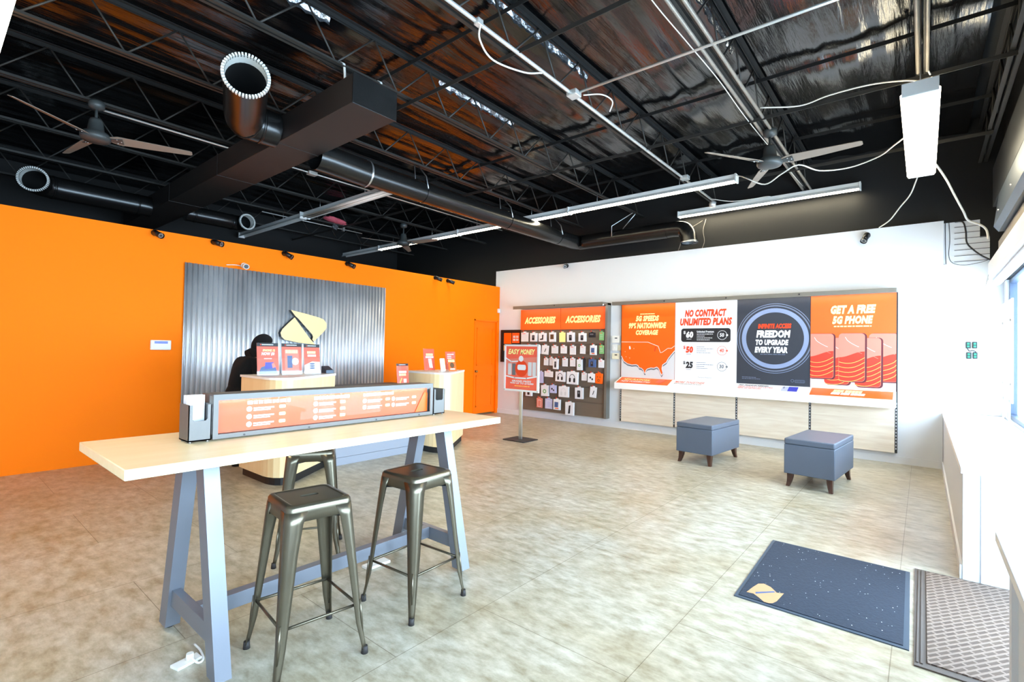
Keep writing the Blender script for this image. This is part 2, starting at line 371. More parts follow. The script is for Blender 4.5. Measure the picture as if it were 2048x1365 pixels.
# orange partition with the door opening (x 8.06 .. 8.80)
mb = MB()
DX0, DX1, DZ = 8.055, 8.80, 2.15
mb.bx((-2.15, YO, 0), (DX0, YO+0.12, 2.981), M_orange); mb.bx((DX1, YO, 0), (XW, YO+0.12, 2.981), M_orange); mb.bx((DX0, YO, DZ), (DX1, YO+0.12, 2.981), M_orange)
struct(mb.build('wall_left'))
mb = MB(); mb.bx((DX0+0.01, YO+0.035, 0.03), (DX1-0.01, YO+0.08, DZ-0.01), M_door)
Md = on_y(DX0, YO+0.035, 0)
for (a, b, c, d) in ((0.1, 1.12, 0.64, 1.98), (0.1, 0.18, 0.64, 0.9)):   # raised panel mouldings
    for q in (((a, b), (c, b+0.022)), ((a, d-0.022), (c, d)), ((a, b), (a+0.022, d)), ((c-0.022, b), (c, d))):
        mb.prism([(q[0][0], q[0][1]), (q[1][0], q[0][1]), (q[1][0], q[1][1]), (q[0][0], q[1][1])], Md, 0, 0.012, M_door)
d1 = struct(mb.build('door_1'))
mb = MB(); mb.lathe([(0.0, 0), (0.026, 0.002), (0.026, 0.01), (0.01, 0.014), (0.01, 0.035), (0.024, 0.045), (0.028, 0.058), (0.018, 0.07), (0.0, 0.072)], M_brass, on_y(DX0+0.07, YO+0.034, 0.99), 16, False)
k = mb.build('door_knob', d1); k['label'] = 'small brass door knob'
mb = MB()
for a, b in (((DX0-0.02, 0), (DX0+0.012, DZ+0.02)), ((DX1-0.012, 0), (DX1+0.02, DZ+0.02)), ((DX0-0.02, DZ-0.012), (DX1+0.02, DZ+0.02))):
    mb.bx((a[0], YO-0.012, a[1]), (b[0], YO+0.03, b[1]), M_door)
struct(mb.build('trim_1'))
mb = MB(); mb.bx((XW-0.014, -0.17, 0), (XW, 7.77, 0.1), M_white); struct(mb.build('baseboard_right'))
# slatwall return beside the white wall, over the window ledge
mb = MB(); mb.bx((8.985, -0.8, 0.76), (8.999, -0.17, 2.79), M_white)
mb.bx((8.985, -0.57, 2.79), (8.999, -0.17, 3.345), M_white); mb.bx((8.985, -0.665, 2.79), (8.999, -0.57, 3.105), M_white)
for k in range(7):
    z = 3.27-0.078*k; mb.bx((8.979, -0.57 if z > 3.12 else -0.665, z-0.004), (8.9855, -0.316, z+0.004), M_pshadow)
struct(mb.build('trim_2'))
mb = MB(); mb.bx((8.93, -0.235, 2.62), (8.985, -0.172, 2.77), M_white_pl, 0.008)
tag(mb.build('door_chime_box'), 'small white plastic box at the top of the corner above the window ledge', 'box')

# storefront side: window ledges, glass, header
LY, GY = -0.209, -0.80
def ledge(name, x0, x1, y0, over):
    mb = MB(); mb.bx((x0, GY+0.02, 0), (x1, y0, 0.715), M_white); mb.bx((x0, GY+0.02, 0.715), (x1+over, y0+0.03, 0.757), M_shelf, 0.004)
    mb.bx((x0, y0, 0.0), (x1, y0+0.012, 0.09), M_white)
    if over >= 0: mb.bx((x1-0.03, y0+0.001, 0.0), (x1+0.008, y0+0.012, 0.715), M_white)
    return struct(mb.build(name))
mb = MB(); mb.bx((4.575, GY+0.02, 0), (8.98, LY, 0.717), M_white); mb.bx((4.56, GY+0.02, 0.717), (8.98, LY+0.012, 0.757), M_shelf, 0.004)
mb.bx((4.575, LY, 0), (8.88, LY+0.014, 0.1), M_white)
for a, b in ((-0.21, -0.24), (-0.30, -0.33), (-0.72, -0.75)): mb.bx((4.567, b, 0), (4.576, a, 0.717), M_white)
struct(mb.build('trim_3'))
mb = MB(); mb.bx((-2.15, GY+0.02, 0), (2.93, -0.30, 0.717), M_white); mb.bx((-2.15, GY+0.02, 0.717), (2.99, -0.24, 0.757), M_shelf, 0.004)
mb.bx((2.88, -0.30, 0), (2.945, -0.28, 0.717), M_white); mb.bx((-2.15, -0.30, 0), (2.88, -0.288, 0.1), M_white)
struct(mb.build('trim_4'))
mb = MB(); mb.bx((-2.3, -0.95, 2.5), (9.0, GY, 4.72), M_black); mb.bx((8.8, -0.95, 0), (9.0, GY, 2.5), M_white)
mb.bx((-2.15, -0.95, 0), (2.96, GY, 0.76), M_white); mb.bx((4.59, -0.95, 0), (8.8, GY, 0.76), M_white)
struct(mb.build('wall_front'))
def window(name, x0, x1, z0, z1, nm):
    mb = MB(); fr = 0.05
    mb.bx((x0, GY-0.1, z0), (x0+fr, GY-0.03, z1), M_windowframe); mb.bx((x1-fr, GY-0.1, z0), (x1, GY-0.03, z1), M_windowframe)
    mb.bx((x0+fr, GY-0.1, z0), (x1-fr, GY-0.03, z0+fr), M_windowframe); mb.bx((x0+fr, GY-0.1, z1-fr), (x1-fr, GY-0.03, z1), M_windowframe)
    for k in range(1, nm):
        x = x0+(x1-x0)*k/nm; mb.bx((x-0.025, GY-0.1, z0+fr), (x+0.025, GY-0.03, z1-fr), M_windowframe)
    o = struct(mb.build(name)); g = MB()
    g.bx((x0+fr, GY-0.068, z0+fr), (x1-fr, GY-0.062, z1-fr), M_glass); g.build('pane', o); return o
window('window_1', 4.62, 8.8, 0.76, 2.5, 1); window('window_2', -2.15, 2.93, 0.76, 2.5, 3)
d2 = window('door_2', 2.98, 4.57, 0.0, 2.5, 2)
MB().tube(smooth_path([(3.68, GY-0.02, 0.95), (3.68, GY+0.03, 0.97), (3.68, GY+0.03, 1.25), (3.68, GY-0.02, 1.27)], 5), 0.012, M_zinc, 8).build('door_handle', d2)
# header parts over the window
t = MB().bx((-2.1, GY+0.001, 3.40), (8.6, -0.66, 3.90), M_dkgrey, 0.01).build('window_header_beam'); tag(t, 'dark grey steel beam high over the storefront windows', 'beam')
t = thing('shutter_housing', 'blue grey roller shutter box along the top of the storefront windows', 'shutter box', (3.2, -0.72, 3.1))
mb = MB(); mb.prism([(GY+0.001, 2.92), (-0.64, 2.92), (-0.60, 2.98), (-0.64, 3.34), (GY+0.001, 3.38)], frame((-2.1, 0, 0), (0, 1, 0), (0, 0, 1)), 0, 9.8, M_bluesteel); mb.build('housing', t, True)
mb = MB()
for x in range(-1, 8): mb.cyl((x+0.4, -0.628, 3.1), (x+0.4, -0.605, 3.1), 0.012, M_zinc, 8)
mb.build('rivets', t, True)
tag(MB().bx((-2.1, GY+0.001, 2.74), (8.2, -0.68, 2.90), M_tanstrip, 0.004).build('header_trim_board'), 'tan trim board under the blue grey shutter box', 'trim board')
t = thing('window_blind', 'rolled white window blind in its head rail above the glass', 'blind', (3.2, -0.72, 2.6))
MB().bx((-2.1, GY+0.001, 2.50), (8.75, -0.63, 2.72), M_fixture, 0.012).build('head_rail', t, True)
MB().cyl((-2.05, -0.71, 2.47), (8.7, -0.71, 2.47), 0.045, M_pwhite, 12).build('rolled_shade', t, True)
mb = MB(); mb.tube(smooth_path([(8.55, -0.62, 2.55), (8.56, -0.6, 2.42), (8.55, -0.59, 2.36), (8.53, -0.6, 2.42), (8.55, -0.62, 2.5)], 5), 0.004, M_zinc, 6); mb.build('pull_ring', t, True)
# sign board standing on the ledge in front of the glass
t = thing('window_sign_board', 'white printed board standing up in front of the storefront glass', 'sign', (7.45, -0.66, 0.757))
mb = MB(); mb.bx((7.09, -0.70, 1.05), (7.86, -0.685, 2.12), M_pwhite); mb.build('board', t, True)
mb = MB()
for x, z in ((7.16, 1.9), (7.16, 1.24), (7.79, 1.9), (7.79, 1.24)): mb.cyl((x, -0.686, z), (x, -0.676, z), 0.012, M_zinc, 10)
mb.build('screw_caps', t, True)
mb = MB(); mb.bx((7.2, -0.69, 0.758), (7.23, -0.675, 1.08), M_zinc); mb.bx((7.72, -0.69, 0.758), (7.75, -0.675, 1.08), M_zinc); mb.build('stand_post', t, True)
# four small displays on the white return wall
for (y0, y1, z0, z1, l) in ((-0.435, -0.483, 1.632, 1.719, 'upper left'), (-0.499, -0.547, 1.632, 1.719, 'upper right'), (-0.44, -0.489, 1.493, 1.58, 'lower left'), (-0.505, -0.549, 1.495, 1.581, 'lower right')):
    t = thing('wall_display', 'small black device with green display, %s of the four on the bright wall' % l, 'wall display', (8.96, (y0+y1)/2, (z0+z1)/2), 0, 'four green displays by the window')
    MB().bx((8.955, y1, z0), (8.9845, y0, z1), M_black_pl, 0.004).build('case', t, True)
    mb = MB(); mb.rect(-0.014, 0.004, 0.012, 0.03, on_x(8.9545, (y0+y1)/2, (z0+z1)/2), 0.0005, M_green); mb.rect(-0.014, -0.03, 0.012, -0.006, on_x(8.9545, (y0+y1)/2, (z0+z1)/2), 0.0005, M_green); mb.build('display', t, True)
mb = MB(); mb.tube(smooth_path([(8.965, -0.45, 1.63), (8.96, -0.47, 1.595), (8.955, -0.50, 1.605), (8.96, -0.53, 1.59), (8.965, -0.53, 1.58)], 5), 0.006, M_blackcable, 6)
tag(mb.build('display_wiring'), 'tangle of black wire between the four green wall displays', 'wire')

# ================================================================ ceiling: insulation film
mb = MB(); bm = mb.bm; nx, ny = 120, 420; X0, X1, Y0, Y1 = -2.15, 9.0, -0.45, 11.9; fi = mb.mi(M_film); grid = []
BRX = (3.28, 5.85, 7.75)
for i in range(nx+1):
    x = X0+(X1-X0)*i/nx; row = []
    pin = max(math.exp(-((x-b)/0.16)**2) for b in BRX)
    for j in range(ny+1):
        y = Y0+(Y1-Y0)*j/ny
        ph = ((y-0.02)/1.39) % 1.0; sag = 4*ph*(1-ph)
        wx = mnoise.noise(Vector((x*0.55, y*5.5, 3.1)))*0.030 + mnoise.noise(Vector((x*1.3, y*13, 7.7)))*0.013 + mnoise.noise(Vector((x*0.9, y*1.7, 1.0)))*0.03
        z = 4.595 - 0.055*sag*(1-0.6*pin) + wx*(0.35+0.65*sag)
        row.append(bm.verts.new((x, y, min(max(z, 4.5), 4.71))))
    grid.append(row)
for i in range(nx):
    for j in range(ny):
        fc = bm.faces.new((grid[i][j], grid[i][j+1], grid[i+1][j+1], grid[i+1][j])); fc.material_index = fi; fc.smooth = True
struct(mb.build('trim_5'))

# ================================================================ bar joists
def joist(y, label, x0=-2.14, x1=8.98, pitch=0.70, dark=M_joist):
    t = thing('bar_joist', label, 'ceiling joist', (3.4, y, JB), 0, 'black bar joists under the ceiling film')
    mb = MB()
    for s in (-1, 1):
        mb.bx((x0, y+s*0.011, JB), (x1, y+s*0.046, JB+0.006), dark); mb.bx((x0, y+s*0.011, JB), (x1, y+s*0.017, JB+0.036), dark)
    mb.build('bottom_chord', t, True)
    mb = MB()
    for s in (-1, 1):
        mb.bx((x0, y+s*0.011, JT-0.006), (x1, y+s*0.052, JT), M_black); mb.bx((x0, y+s*0.011, JT-0.04), (x1, y+s*0.017, JT), M_black)
    mb.build('top_chord', t, True)
    mb = MB(); pts = []; x = x0+0.05+random.uniform(0, 0.3); k = 0
    while x < x1-0.05:
        pts.append((x, y, JB+0.02 if k % 2 else JT-0.02)); x += pitch*(0.58 if k % 2 else 0.42); k += 1
    for p, q in zip(pts, pts[1:]): mb.cyl(p, q, 0.009, dark, 8)
    mb.build('web', t, True)
    return t
JL = ['black bar joist nearest the storefront, straight above the hanging bright light', 'black bar joist with grey pipes and the right ceiling fan under it',
      'black bar joist that carries the shiny steel conduit', 'black bar joist over the free end of the big square duct',
      'black bar joist between the square duct end and the long round duct', 'black bar joist that carries the left ceiling fan',
      'black bar joist just in front of the orange wall top', 'black bar joist right behind the orange wall top', 'rearmost black bar joist, deep in the dark behind the orange wall']
for y, l in zip(JY, JL): joist(y, l)
joist(-0.595, 'short black double angle joist along the storefront header', 0.5, 8.98)
for x in (3.28, 5.85, 7.75):
    for z, nm in ((JB-0.012, 'lower'), (JT-0.05, 'upper')):
        where = {0.62: 'at the near left of the ceiling', 3.28: 'in front of the square duct end', 5.85: 'crossing above the middle of the room', 7.75: 'closest to the poster wall'}[x]
        mb = MB(); mb.bx((x-0.022, -0.6, z-0.005), (x+0.022, 11.85, z), M_joist if nm == 'lower' else M_black); mb.bx((x-0.022, -0.6, z-0.04), (x-0.017, 11.85, z-0.005), M_joist if nm == 'lower' else M_black)
        if nm == 'lower':
            mb.bm.transform(Matrix.Translation((0, 0, 0)))
        tag(mb.build('bridging_bar'), '%s dark bridging bar across the joists, %s' % (nm, where), 'ceiling bar', 'bridging bars across the joists')
# shiny torn foil along the joist tops
def foil(x0, x1, y, label, n=None):
    mb = MB(); n = n or int((x1-x0)/0.045); rng = random.Random(int(x0*100)+int(y*10)); rows = []
    for k in range(n+1):
        x = x0+(x1-x0)*k/n; dz = 0.05+0.045*rng.random(); oy = 0.004+0.008*rng.random()
        rows.append([(x, y+0.06+oy, JT-0.002), (x+0.01*rng.uniform(-1, 1), y+0.075+oy*2, JT-dz*0.5), (x, y+0.06+oy*2.4, JT-dz)])
    mb.loft(rows, M_foil, False, False, False, closed=False)
    return tag(mb.build('foil_flap'), label, 'foil', 'torn foil flaps along the joist tops')
foil(3.5, 5.2, JY[1], 'ragged silver foil along the joist of the right fan, near half')
foil(3.0, 4.7, JY[2], 'ragged silver foil strip above the shiny conduit')
foil(3.75, 5.1, JY[3], 'crumpled silver foil strip to the right of the square duct end')
foil(0.9, 2.4, JY[3], 'crumpled silver foil strip at the upper left, before the square duct')
foil(5.6, 6.3, JY[0]+0.02, 'silver foil scrap beside the pipes over the hanging bright light')

# ================================================================ ducts
TZ0, TZ1, TX0, TX1 = 3.70, 3.97, 2.47, 2.94
t = thing('square_duct', 'large black square ceiling duct running over the orange wall', 'duct', (2.7, 7.5, TZ0))
mb = MB(); mb.bx((TX0, 3.97, TZ0), (TX1, 11.6, TZ1), M_ductdull, 0.004)
for y in (5.42, 7.1, 9.0): mb.bx((TX0-0.004, y-0.012, TZ0-0.004), (TX1+0.004, y+0.012, TZ1+0.004), M_ductdull)
mb.build('trunk', t, True)
mb = MB(); mb.bx((TX0-0.006, 3.955, TZ0-0.006), (TX1+0.006, 3.969, TZ1+0.006), M_duct, 0.003); mb.build('end_cap', t, True)
for x in (TX0+0.03, TX1-0.03):
    mb = MB(); mb.tube([(x, 4.15, TZ1), (x+0.005, 4.16, 4.03), (x, 4.17, JB+0.03), (x-0.02, 4.2, JB+0.05)], 0.012, M_white_pl, 6); s_ = mb.build('strap', t, True); s_['label'] = 'white hanging strap'
def teeth(mb, c, axis, r, n=44):
    axis = Vector(axis).normalized(); a = axis.orthogonal().normalized(); b = axis.cross(a); c = Vector(c)
    for k in range(n):
        th = 2*PI*k/n; rad = math.cos(th)*a+math.sin(th)*b; tan = axis.cross(rad)
        M = Matrix(((tan.x, rad.x, axis.x, 0), (tan.y, rad.y, axis.y, 0), (tan.z, rad.z, axis.z, 0), (0, 0, 0, 1))); M.translation = c+rad*(r+0.004)
        mb.box((0, 0, 0), (2*PI*r/n*0.6, 0.026, 0.032), M_rim, M)
def open_pipe(mb, pts, r, m, seg=28):
    mb.tube(pts, r, m, seg, False); mb.tube(pts, r-0.012, M_black, seg, False)
    P = [Vector(p) for p in pts]
    mb.cyl(P[0], P[0]+(P[1]-P[0])*0.03, r-0.004, M_black, seg)
def round_branch(label, path, r, rim_dir, collar_at, toothed=True):
    t = thing('round_duct_branch', label, 'duct', path[0], 0, 'round duct outlets with notched rims')
    mb = MB(); sp = smooth_path(path, 6); open_pipe(mb, sp, r, M_duct)
    mb.build('pipe', t, True)
    for c in collar_at:
        mb = MB(); i = int(c*(len(sp)-1)); d = (Vector(sp[min(i+1, len(sp)-1)])-Vector(sp[max(0, i-1)])).normalized()
        mb.cyl(Vector(sp[i])-d*0.012, Vector(sp[i])+d*0.012, r+0.006, M_duct, 28); mb.build('collar', t, True)
    e = Vector(sp[-1]); d = (Vector(sp[-1])-Vector(sp[-2])).normalized()
    mb = MB(); mb.tube([e-d*0.05, e+d*0.002], r-0.004, M_rim, 28, False); mb.tube([e-d*0.10, e-d*0.0], r-0.018, M_rim, 28, False)
    if toothed: teeth(mb, e+d*0.012, d, r-0.008)
    else: mb.tube([e-d*0.01, e+d*0.012], r+0.004, M_zinc, 28, False)
    ri = mb.build('notched_rim', t, True); ri['label'] = 'bright notched sheet metal rim'
    return t
round_branch('fat round elbow off the near side of the square duct, notched rim facing the room', [(TX0-0.004, 5.45, 3.84), (2.33, 5.455, 3.84), (2.17, 5.45, 3.84), (2.08, 5.30, 3.84), (2.0, 5.08, 3.84), (1.80, 4.57, 3.845)], 0.185, None, (0.25, 0.42))
round_branch('round duct at the far left with notched rim, level with the ceiling fan', [(TX0-0.004, 9.94, 3.76), (2.1, 9.94, 3.76), (1.6, 9.92, 3.76), (1.25, 9.9, 3.76), (1.10, 9.82, 3.76), (1.02, 9.62, 3.76)], 0.165, None, (0.12, 0.62))
round_branch('small round duct outlet with notched rim just above the orange wall', [(TX1, 9.80, 3.75), (3.2, 9.8, 3.75), (3.5, 9.8, 3.75), (3.75, 9.82, 3.75), (3.84, 9.75, 3.75), (3.86, 9.58, 3.75)], 0.135, None, (0.1, 0.55))
t = thing('long_round_duct', 'long black round duct crossing the room to a corner elbow near the poster wall', 'duct', (TX1, 5.5, 3.7))
AY, AZ, AX = 5.47, 3.70, 8.62
mb = MB(); mb.tube([(TX1, AY, AZ+0.02), (3.1, AY, AZ+0.02), (3.62, AY, AZ)], 0.165, M_duct, 28, False); mb.build('wide_section', t, True)
mb = MB(); mb.tube([(3.62, AY, AZ), (AX-0.2, AY, AZ), (AX-0.06, AY-0.02, AZ), (AX, AY-0.08, AZ), (AX+0.005, AY-0.22, AZ), (AX, 3.55, AZ)], 0.145, M_duct, 28, False); mb.build('pipe', t, True)
mb = MB(); sp = smooth_path([(AX, 3.56, AZ), (AX, 3.42, AZ), (AX, 3.27, AZ-0.03), (AX-0.02, 3.18, AZ-0.13), (AX-0.03, 3.15, AZ-0.27)], 6); open_pipe(mb, sp, 0.14, M_duct)
mb.build('outlet_elbow', t, True)
mb = MB(); mb.tube([Vector(sp[-1])+Vector((0, 0, 0.05)), Vector(sp[-1])-Vector((0, 0, 0.01))], 0.128, M_zinc, 28, False); mb.tube([Vector(sp[-1])+Vector((0, 0, 0.005)), Vector(sp[-1])-Vector((0, 0, 0.012))], 0.145, M_zinc, 28, False); mb.build('outlet_rim', t, True)
for x in (3.62, 4.55, 6.4, 7.9):
    mb = MB(); mb.tube([(x-0.012, AY, AZ), (x+0.012, AY, AZ)], 0.17 if x < 4 else 0.152, M_duct if x > 4 else M_zinc, 28, False); mb.build('collar', t, True)
for x, y in ((4.5, AY), (6.35, AY), (7.85, AY)):
    mb = MB(); mb.tube([(x, y+0.15, AZ+0.05), (x, y+0.1, AZ+0.17), (x+0.01, JY[4]+0.03, JB+0.0)], 0.008, M_zinc, 6); mb.tube([(x+0.03, y-0.15, AZ+0.02), (x+0.03, y-0.1, AZ+0.2), (x+0.03, JY[4]-0.02, JB)], 0.008, M_zinc, 6)
    mb.build('hanger', t, True)
mb = MB(); mb.tube([(AX-0.15, 4.6, AZ), (AX-0.15, 4.6, AZ+0.2), (AX-0.1, JY[3], JB)], 0.008, M_zinc, 6); mb.tube([(AX+0.15, 4.6, AZ), (AX+0.13, 4.5, AZ+0.2), (AX, JY[3], JB)], 0.008, M_zinc, 6); mb.build('hanger', t, True)

# ================================================================ ceiling fans
def fan(label, x, y, z, a0, top):
    t = thing('ceiling_fan', label, 'ceiling fan', (x, y, z), 0, 'three blade ceiling fans')
    mb = MB(); mb.lathe([(0.0, top-z), (0.05, top-z), (0.075, top-z-0.03), (0.07, top-z-0.08), (0.03, top-z-0.10), (0.0, top-z-0.10)], M_fan, None, 20, False); mb.build('canopy', t)
    MB().cyl((0, 0, 0.1), (0, 0, top-z-0.08), 0.014, M_fan, 10).build('downrod', t)
    mb = MB(); mb.lathe([(0.0, 0.20), (0.05, 0.20), (0.062, 0.17), (0.075, 0.07), (0.11, 0.05), (0.135, 0.02), (0.135, -0.012), (0.12, -0.035), (0.06, -0.05), (0.0, -0.052)], M_fan, None, 24, False); mb.build('motor_housing', t)
    for k in range(3):
        a = a0 + k*2*PI/3; mb = MB(); R = Matrix.Rotation(a, 4, 'Z') @ Matrix.Rotation(-0.30, 4, 'X')
        mb.prism([(0.11, -0.035), (0.2, -0.07), (0.5, -0.055), (0.86, -0.032), (0.88, -0.02), (0.88, 0.03), (0.86, 0.042), (0.5, 0.062), (0.2, 0.07), (0.11, 0.035)], R, 0.0, 0.006, M_blade)
        mb.prism([(0.1, -0.02), (0.24, -0.045), (0.24, 0.045), (0.1, 0.02)], R, -0.008, 0.0, M_fan)
        for q in ((0.19, 0.03), (0.19, -0.03), (0.225, 0.0)): mb.lathe([(0.0, -0.014), (0.007, -0.012), (0.007, -0.008)], M_zinc, R @ Matrix.Translation((q[0], q[1], 0)), 8, False)
        mb.build('blade', t)
    return t
fan('three blade ceiling fan at the right, below the grey pipes', 6.23, 1.37, 3.70, math.radians(147), JB-0.0)
fan('brown lit three blade ceiling fan at the upper left', 1.20, 6.88, 3.70, math.radians(-23), JB)
fan('small distant ceiling fan in front of the far lit tube lights', 6.50, 8.40, 3.68, math.radians(-78), JB)

# ================================================================ fluorescent fixtures
def fixture(label, p, length, along, lit=(1, 1), wide=0.13, hang=True, tubes=True, group='fluorescent strip lights', top=JB):
    rz = 0 if along == 'x' else PI/2
    t = thing('strip_light', label, 'ceiling light', p, rz, group); L = length/2
    mb = MB(); mb.bx((-L, -0.04, 0.055), (L, 0.04, 0.11), M_fixture, 0.003); mb.build('channel', t)
    mb = MB()
    for s in (-1, 1):
        mb.loft([[(-L, s*0.04, 0.06), (-L, s*wide*0.5, 0.02), (-L, s*wide*0.5, 0.012), (-L, s*0.04, 0.052)], [(L, s*0.04, 0.06), (L, s*wide*0.5, 0.02), (L, s*wide*0.5, 0.012), (L, s*0.04, 0.052)]], M_fixture, True, True, False)
    mb.build('reflector', t)
    if tubes:
        n = len(lit)
        for i, on in enumerate(lit):
            yy = (i-(n-1)/2)*min(0.075, wide*0.42)
            o = MB().cyl((-L+0.03, yy, 0.022), (L-0.03, yy, 0.022), 0.0185, M_tube if on else M_tubeoff, 12).build('tube', t)
    for s in (-1, 1):
        MB().bx((s*L-0.018 if s > 0 else -L-0.004, -wide*0.5, -0.002), (L+0.004 if s > 0 else -L+0.018, wide*0.5, 0.11), M_fixture, 0.002).build('end_socket', t)
    if hang:
        for q in ([(-0.8*L), 0.8*L] if along == 'x' else [jy-p[1] for jy in JY if abs(jy-p[1]) < L-0.05]):
            MB().cyl((q, 0, 0.10), (q, 0, top-p[2]+0.004), 0.005, M_zinc, 6).build('hanger_rod', t)
    return t
FZ = 3.87; FK = 1.129
fixture('lit long strip light nearest the poster wall end of the main row', (6.38*FK, (1.76+1.22)*FK, FZ), 2.43*FK, 'y')
fixture('lit strip light in the middle of the main row, beside the round duct', (6.40*FK, (4.20+1.22)*FK, FZ), 2.43*FK, 'y')
fixture('lit strip light behind the small distant fan', (6.42*FK, (6.66+1.22)*FK, FZ), 2.43*FK, 'y')
fixture('dark strip light without tubes above the orange wall at the end of the main row', (6.44*FK, (9.12+1.22)*FK, FZ), 2.43*FK, 'y', tubes=False)
fixture('lit strip light mounted close to the white poster wall', (8.84, 0.72+1.36, 3.95), 2.72, 'y', wide=0.12)
fixture('unlit strip light with pinkish tubes beside the square duct', (4.08*FK, (5.45+1.22)*FK, FZ), 2.43*FK, 'y', lit=(0, 0), wide=0.2)
fixture('dark empty strip light behind the pinkish unlit one', (4.08*FK, (7.93+1.22)*FK, FZ), 2.43*FK, 'y', tubes=False)
fixture('bright four tube strip light hanging end on at the right of the room', (6.42, 0.03, 3.66), 2.43, 'x', lit=(1, 1, 1, 1), wide=0.24)
fixture('bright strip light cut off at the upper left corner', (0.235, 4.35, 3.66), 2.43, 'y', wide=0.24, lit=(1, 1, 1, 1))

# ================================================================ conduits and cables
t = thing('steel_conduit', 'bright steel conduit strapped along the middle joist', 'conduit', (4.1, 2.68, 4.05))
MB().cyl((-1.0, 2.68, 4.055), (8.6, 2.72, 4.055), 0.017, M_emt, 10).build('pipe', t, True)
for x, nm in ((4.12, 'junction_box'), (7.1, 'junction_box'), (2.75, 'coupling')):
    mb = MB(); mb.box((x, 2.68, 4.045), (0.11, 0.11, 0.055) if 'box' in nm else (0.06, 0.05, 0.05), M_emt, None, 0.006); mb.build(nm, t, True)
mb = MB(); mb.lathe([(0.0, -0.06), (0.05, -0.05), (0.055, 0), (0.03, 0.05), (0, 0.05)], M_emt, Matrix.Translation((8.45, 2.72, 4.0)), 14, False); mb.build('end_fitting', t, True)
t = MB().cyl((4.14, 2.62, 4.06), (4.18, -0.75, 4.06), 0.013, M_emt, 10).build('cross_conduit'); tag(t, 'thin pale conduit crossing from the shiny conduit to the storefront', 'conduit')
mb = MB(); mb.tube(smooth_path([(2.75, 2.66, 4.03), (2.85, 2.76, 3.99), (3.1, 2.84, 3.97), (3.45, 2.78, 4.0), (3.6, 2.69, 4.03)], 6), 0.008, M_cable, 8); tag(mb.build('armoured_cable'), 'pale looping cable hanging beside the shiny steel conduit', 'cable')
mb = MB(); mb.tube(smooth_path([(4.2, 2.62, 4.05), (4.35, 2.5, 4.08), (4.5, 2.46, 4.06), (4.52, 2.5, 3.97)], 6), 0.007, M_cable, 8); tag(mb.build('cable_tail'), 'short pale cable tail curling from the conduit junction box', 'cable')
for dy, z, l in ((-0.055, 4.075, 'front grey pipe of the pair along the right fan joist'), (0.05, 4.085, 'rear grey pipe of the pair along the right fan joist')):
    mb = MB(); mb.cyl((-1.5, JY[1]+dy, z), (8.9, JY[1]+dy, z), 0.016, mat('dusty_grey_pipe', (150, 142, 132), 0.45, metal=0.4, var=0.12), 10); tag(mb.build('grey_pipe'), l, 'pipe', 'grey pipes along the joists')
mb = MB(); mb.tube(smooth_path([(2.5, JY[1]+0.09, 4.075), (3.3, JY[1]+0.12, 4.06), (4.0, JY[1]+0.1, 4.06), (4.8, JY[1]+0.085, 4.075), (6.0, JY[1]+0.085, 4.07), (8.6, JY[1]+0.02, 4.08)], 6), 0.0045, M_cable, 8); tag(mb.build('loose_cable'), 'thin pale cable sagging beside the two grey pipes of the right fan joist', 'cable')
for dy, l in ((0.03, 'left grey pipe rising to the hanging bright light'), (-0.035, 'right grey pipe rising to the hanging bright light')):
    mb = MB(); mb.cyl((-1.5, 0.02+dy, 4.08), (5.75, 0.02+dy, 4.08), 0.014, MATS['dusty_grey_pipe'], 10); tag(mb.build('grey_pipe'), l, 'pipe', 'grey pipes along the joists')
mb = MB(); mb.tube(smooth_path([(5.72, -0.015, 4.08), (5.88, -0.05, 4.06), (5.9, -0.08, 4.0), (5.75, 0.0, 3.98), (5.66, 0.14, 4.0), (5.62, 0.4, 4.03), (5.66, 0.72, 4.05), (5.7, 0.98, 4.04), (5.57, 1.32, 4.07)], 6), 0.007, M_cable, 8); tag(mb.build('swag_cable'), 'pale cable swagged from the hanging bright light to the right fan', 'cable')
mb = MB(); mb.tube(smooth_path([(6.4, 0.12, 3.77), (6.6, 0.25, 3.75), (6.85, 0.40, 3.74), (6.95, 0.68, 3.71), (6.83, 0.96, 3.70), (6.6, 1.14, 3.74), (6.62, 1.32, 3.68), (6.72, 1.53, 3.62), (6.7, 1.75, 3.74), (7.1, 1.9, 3.9), (7.2, 2.02, 3.97)], 6), 0.008, M_cable, 8); tag(mb.build('lamp_cord'), 'pale cord drooping under the right fan to the main light row', 'cable')
mb = MB(); mb.tube(smooth_path([(7.3, -0.073, 3.70), (7.4, -0.11, 3.69), (7.6, -0.2, 3.56), (7.75, -0.27, 3.42), (7.95, -0.36, 3.25), (8.1, -0.41, 3.17), (8.2, -0.52, 3.12), (8.25, -0.58, 3.06), (8.28, -0.6, 2.95)], 6), 0.012, M_cable, 8); tag(mb.build('drop_cord'), 'thick white cord from the hanging bright light down to the window header', 'cable')
mb = MB(); mb.tube(smooth_path([(7.62, 0.05, 3.70), (7.8, 0.08, 3.66), (8.1, 0.14, 3.58), (8.4, 0.25, 3.51), (8.7, 0.37, 3.42), (8.86, 0.50, 3.362)], 6), 0.008, M_cable, 8); tag(mb.build('drop_cord'), 'thin white cord from the hanging bright light to the top of the white wall', 'cable')
mb = MB(); mb.tube(smooth_path([(8.97, -0.32, 3.345), (8.96, -0.40, 3.33), (8.96, -0.43, 3.2), (8.96, -0.44, 3.05), (8.95, -0.50, 2.95), (8.94, -0.58, 2.86), (8.9, -0.66, 2.79)], 6), 0.009, M_blackcable, 8); tag(mb.build('black_cable'), 'black cable looping down the grooved white panel by the window', 'cable')
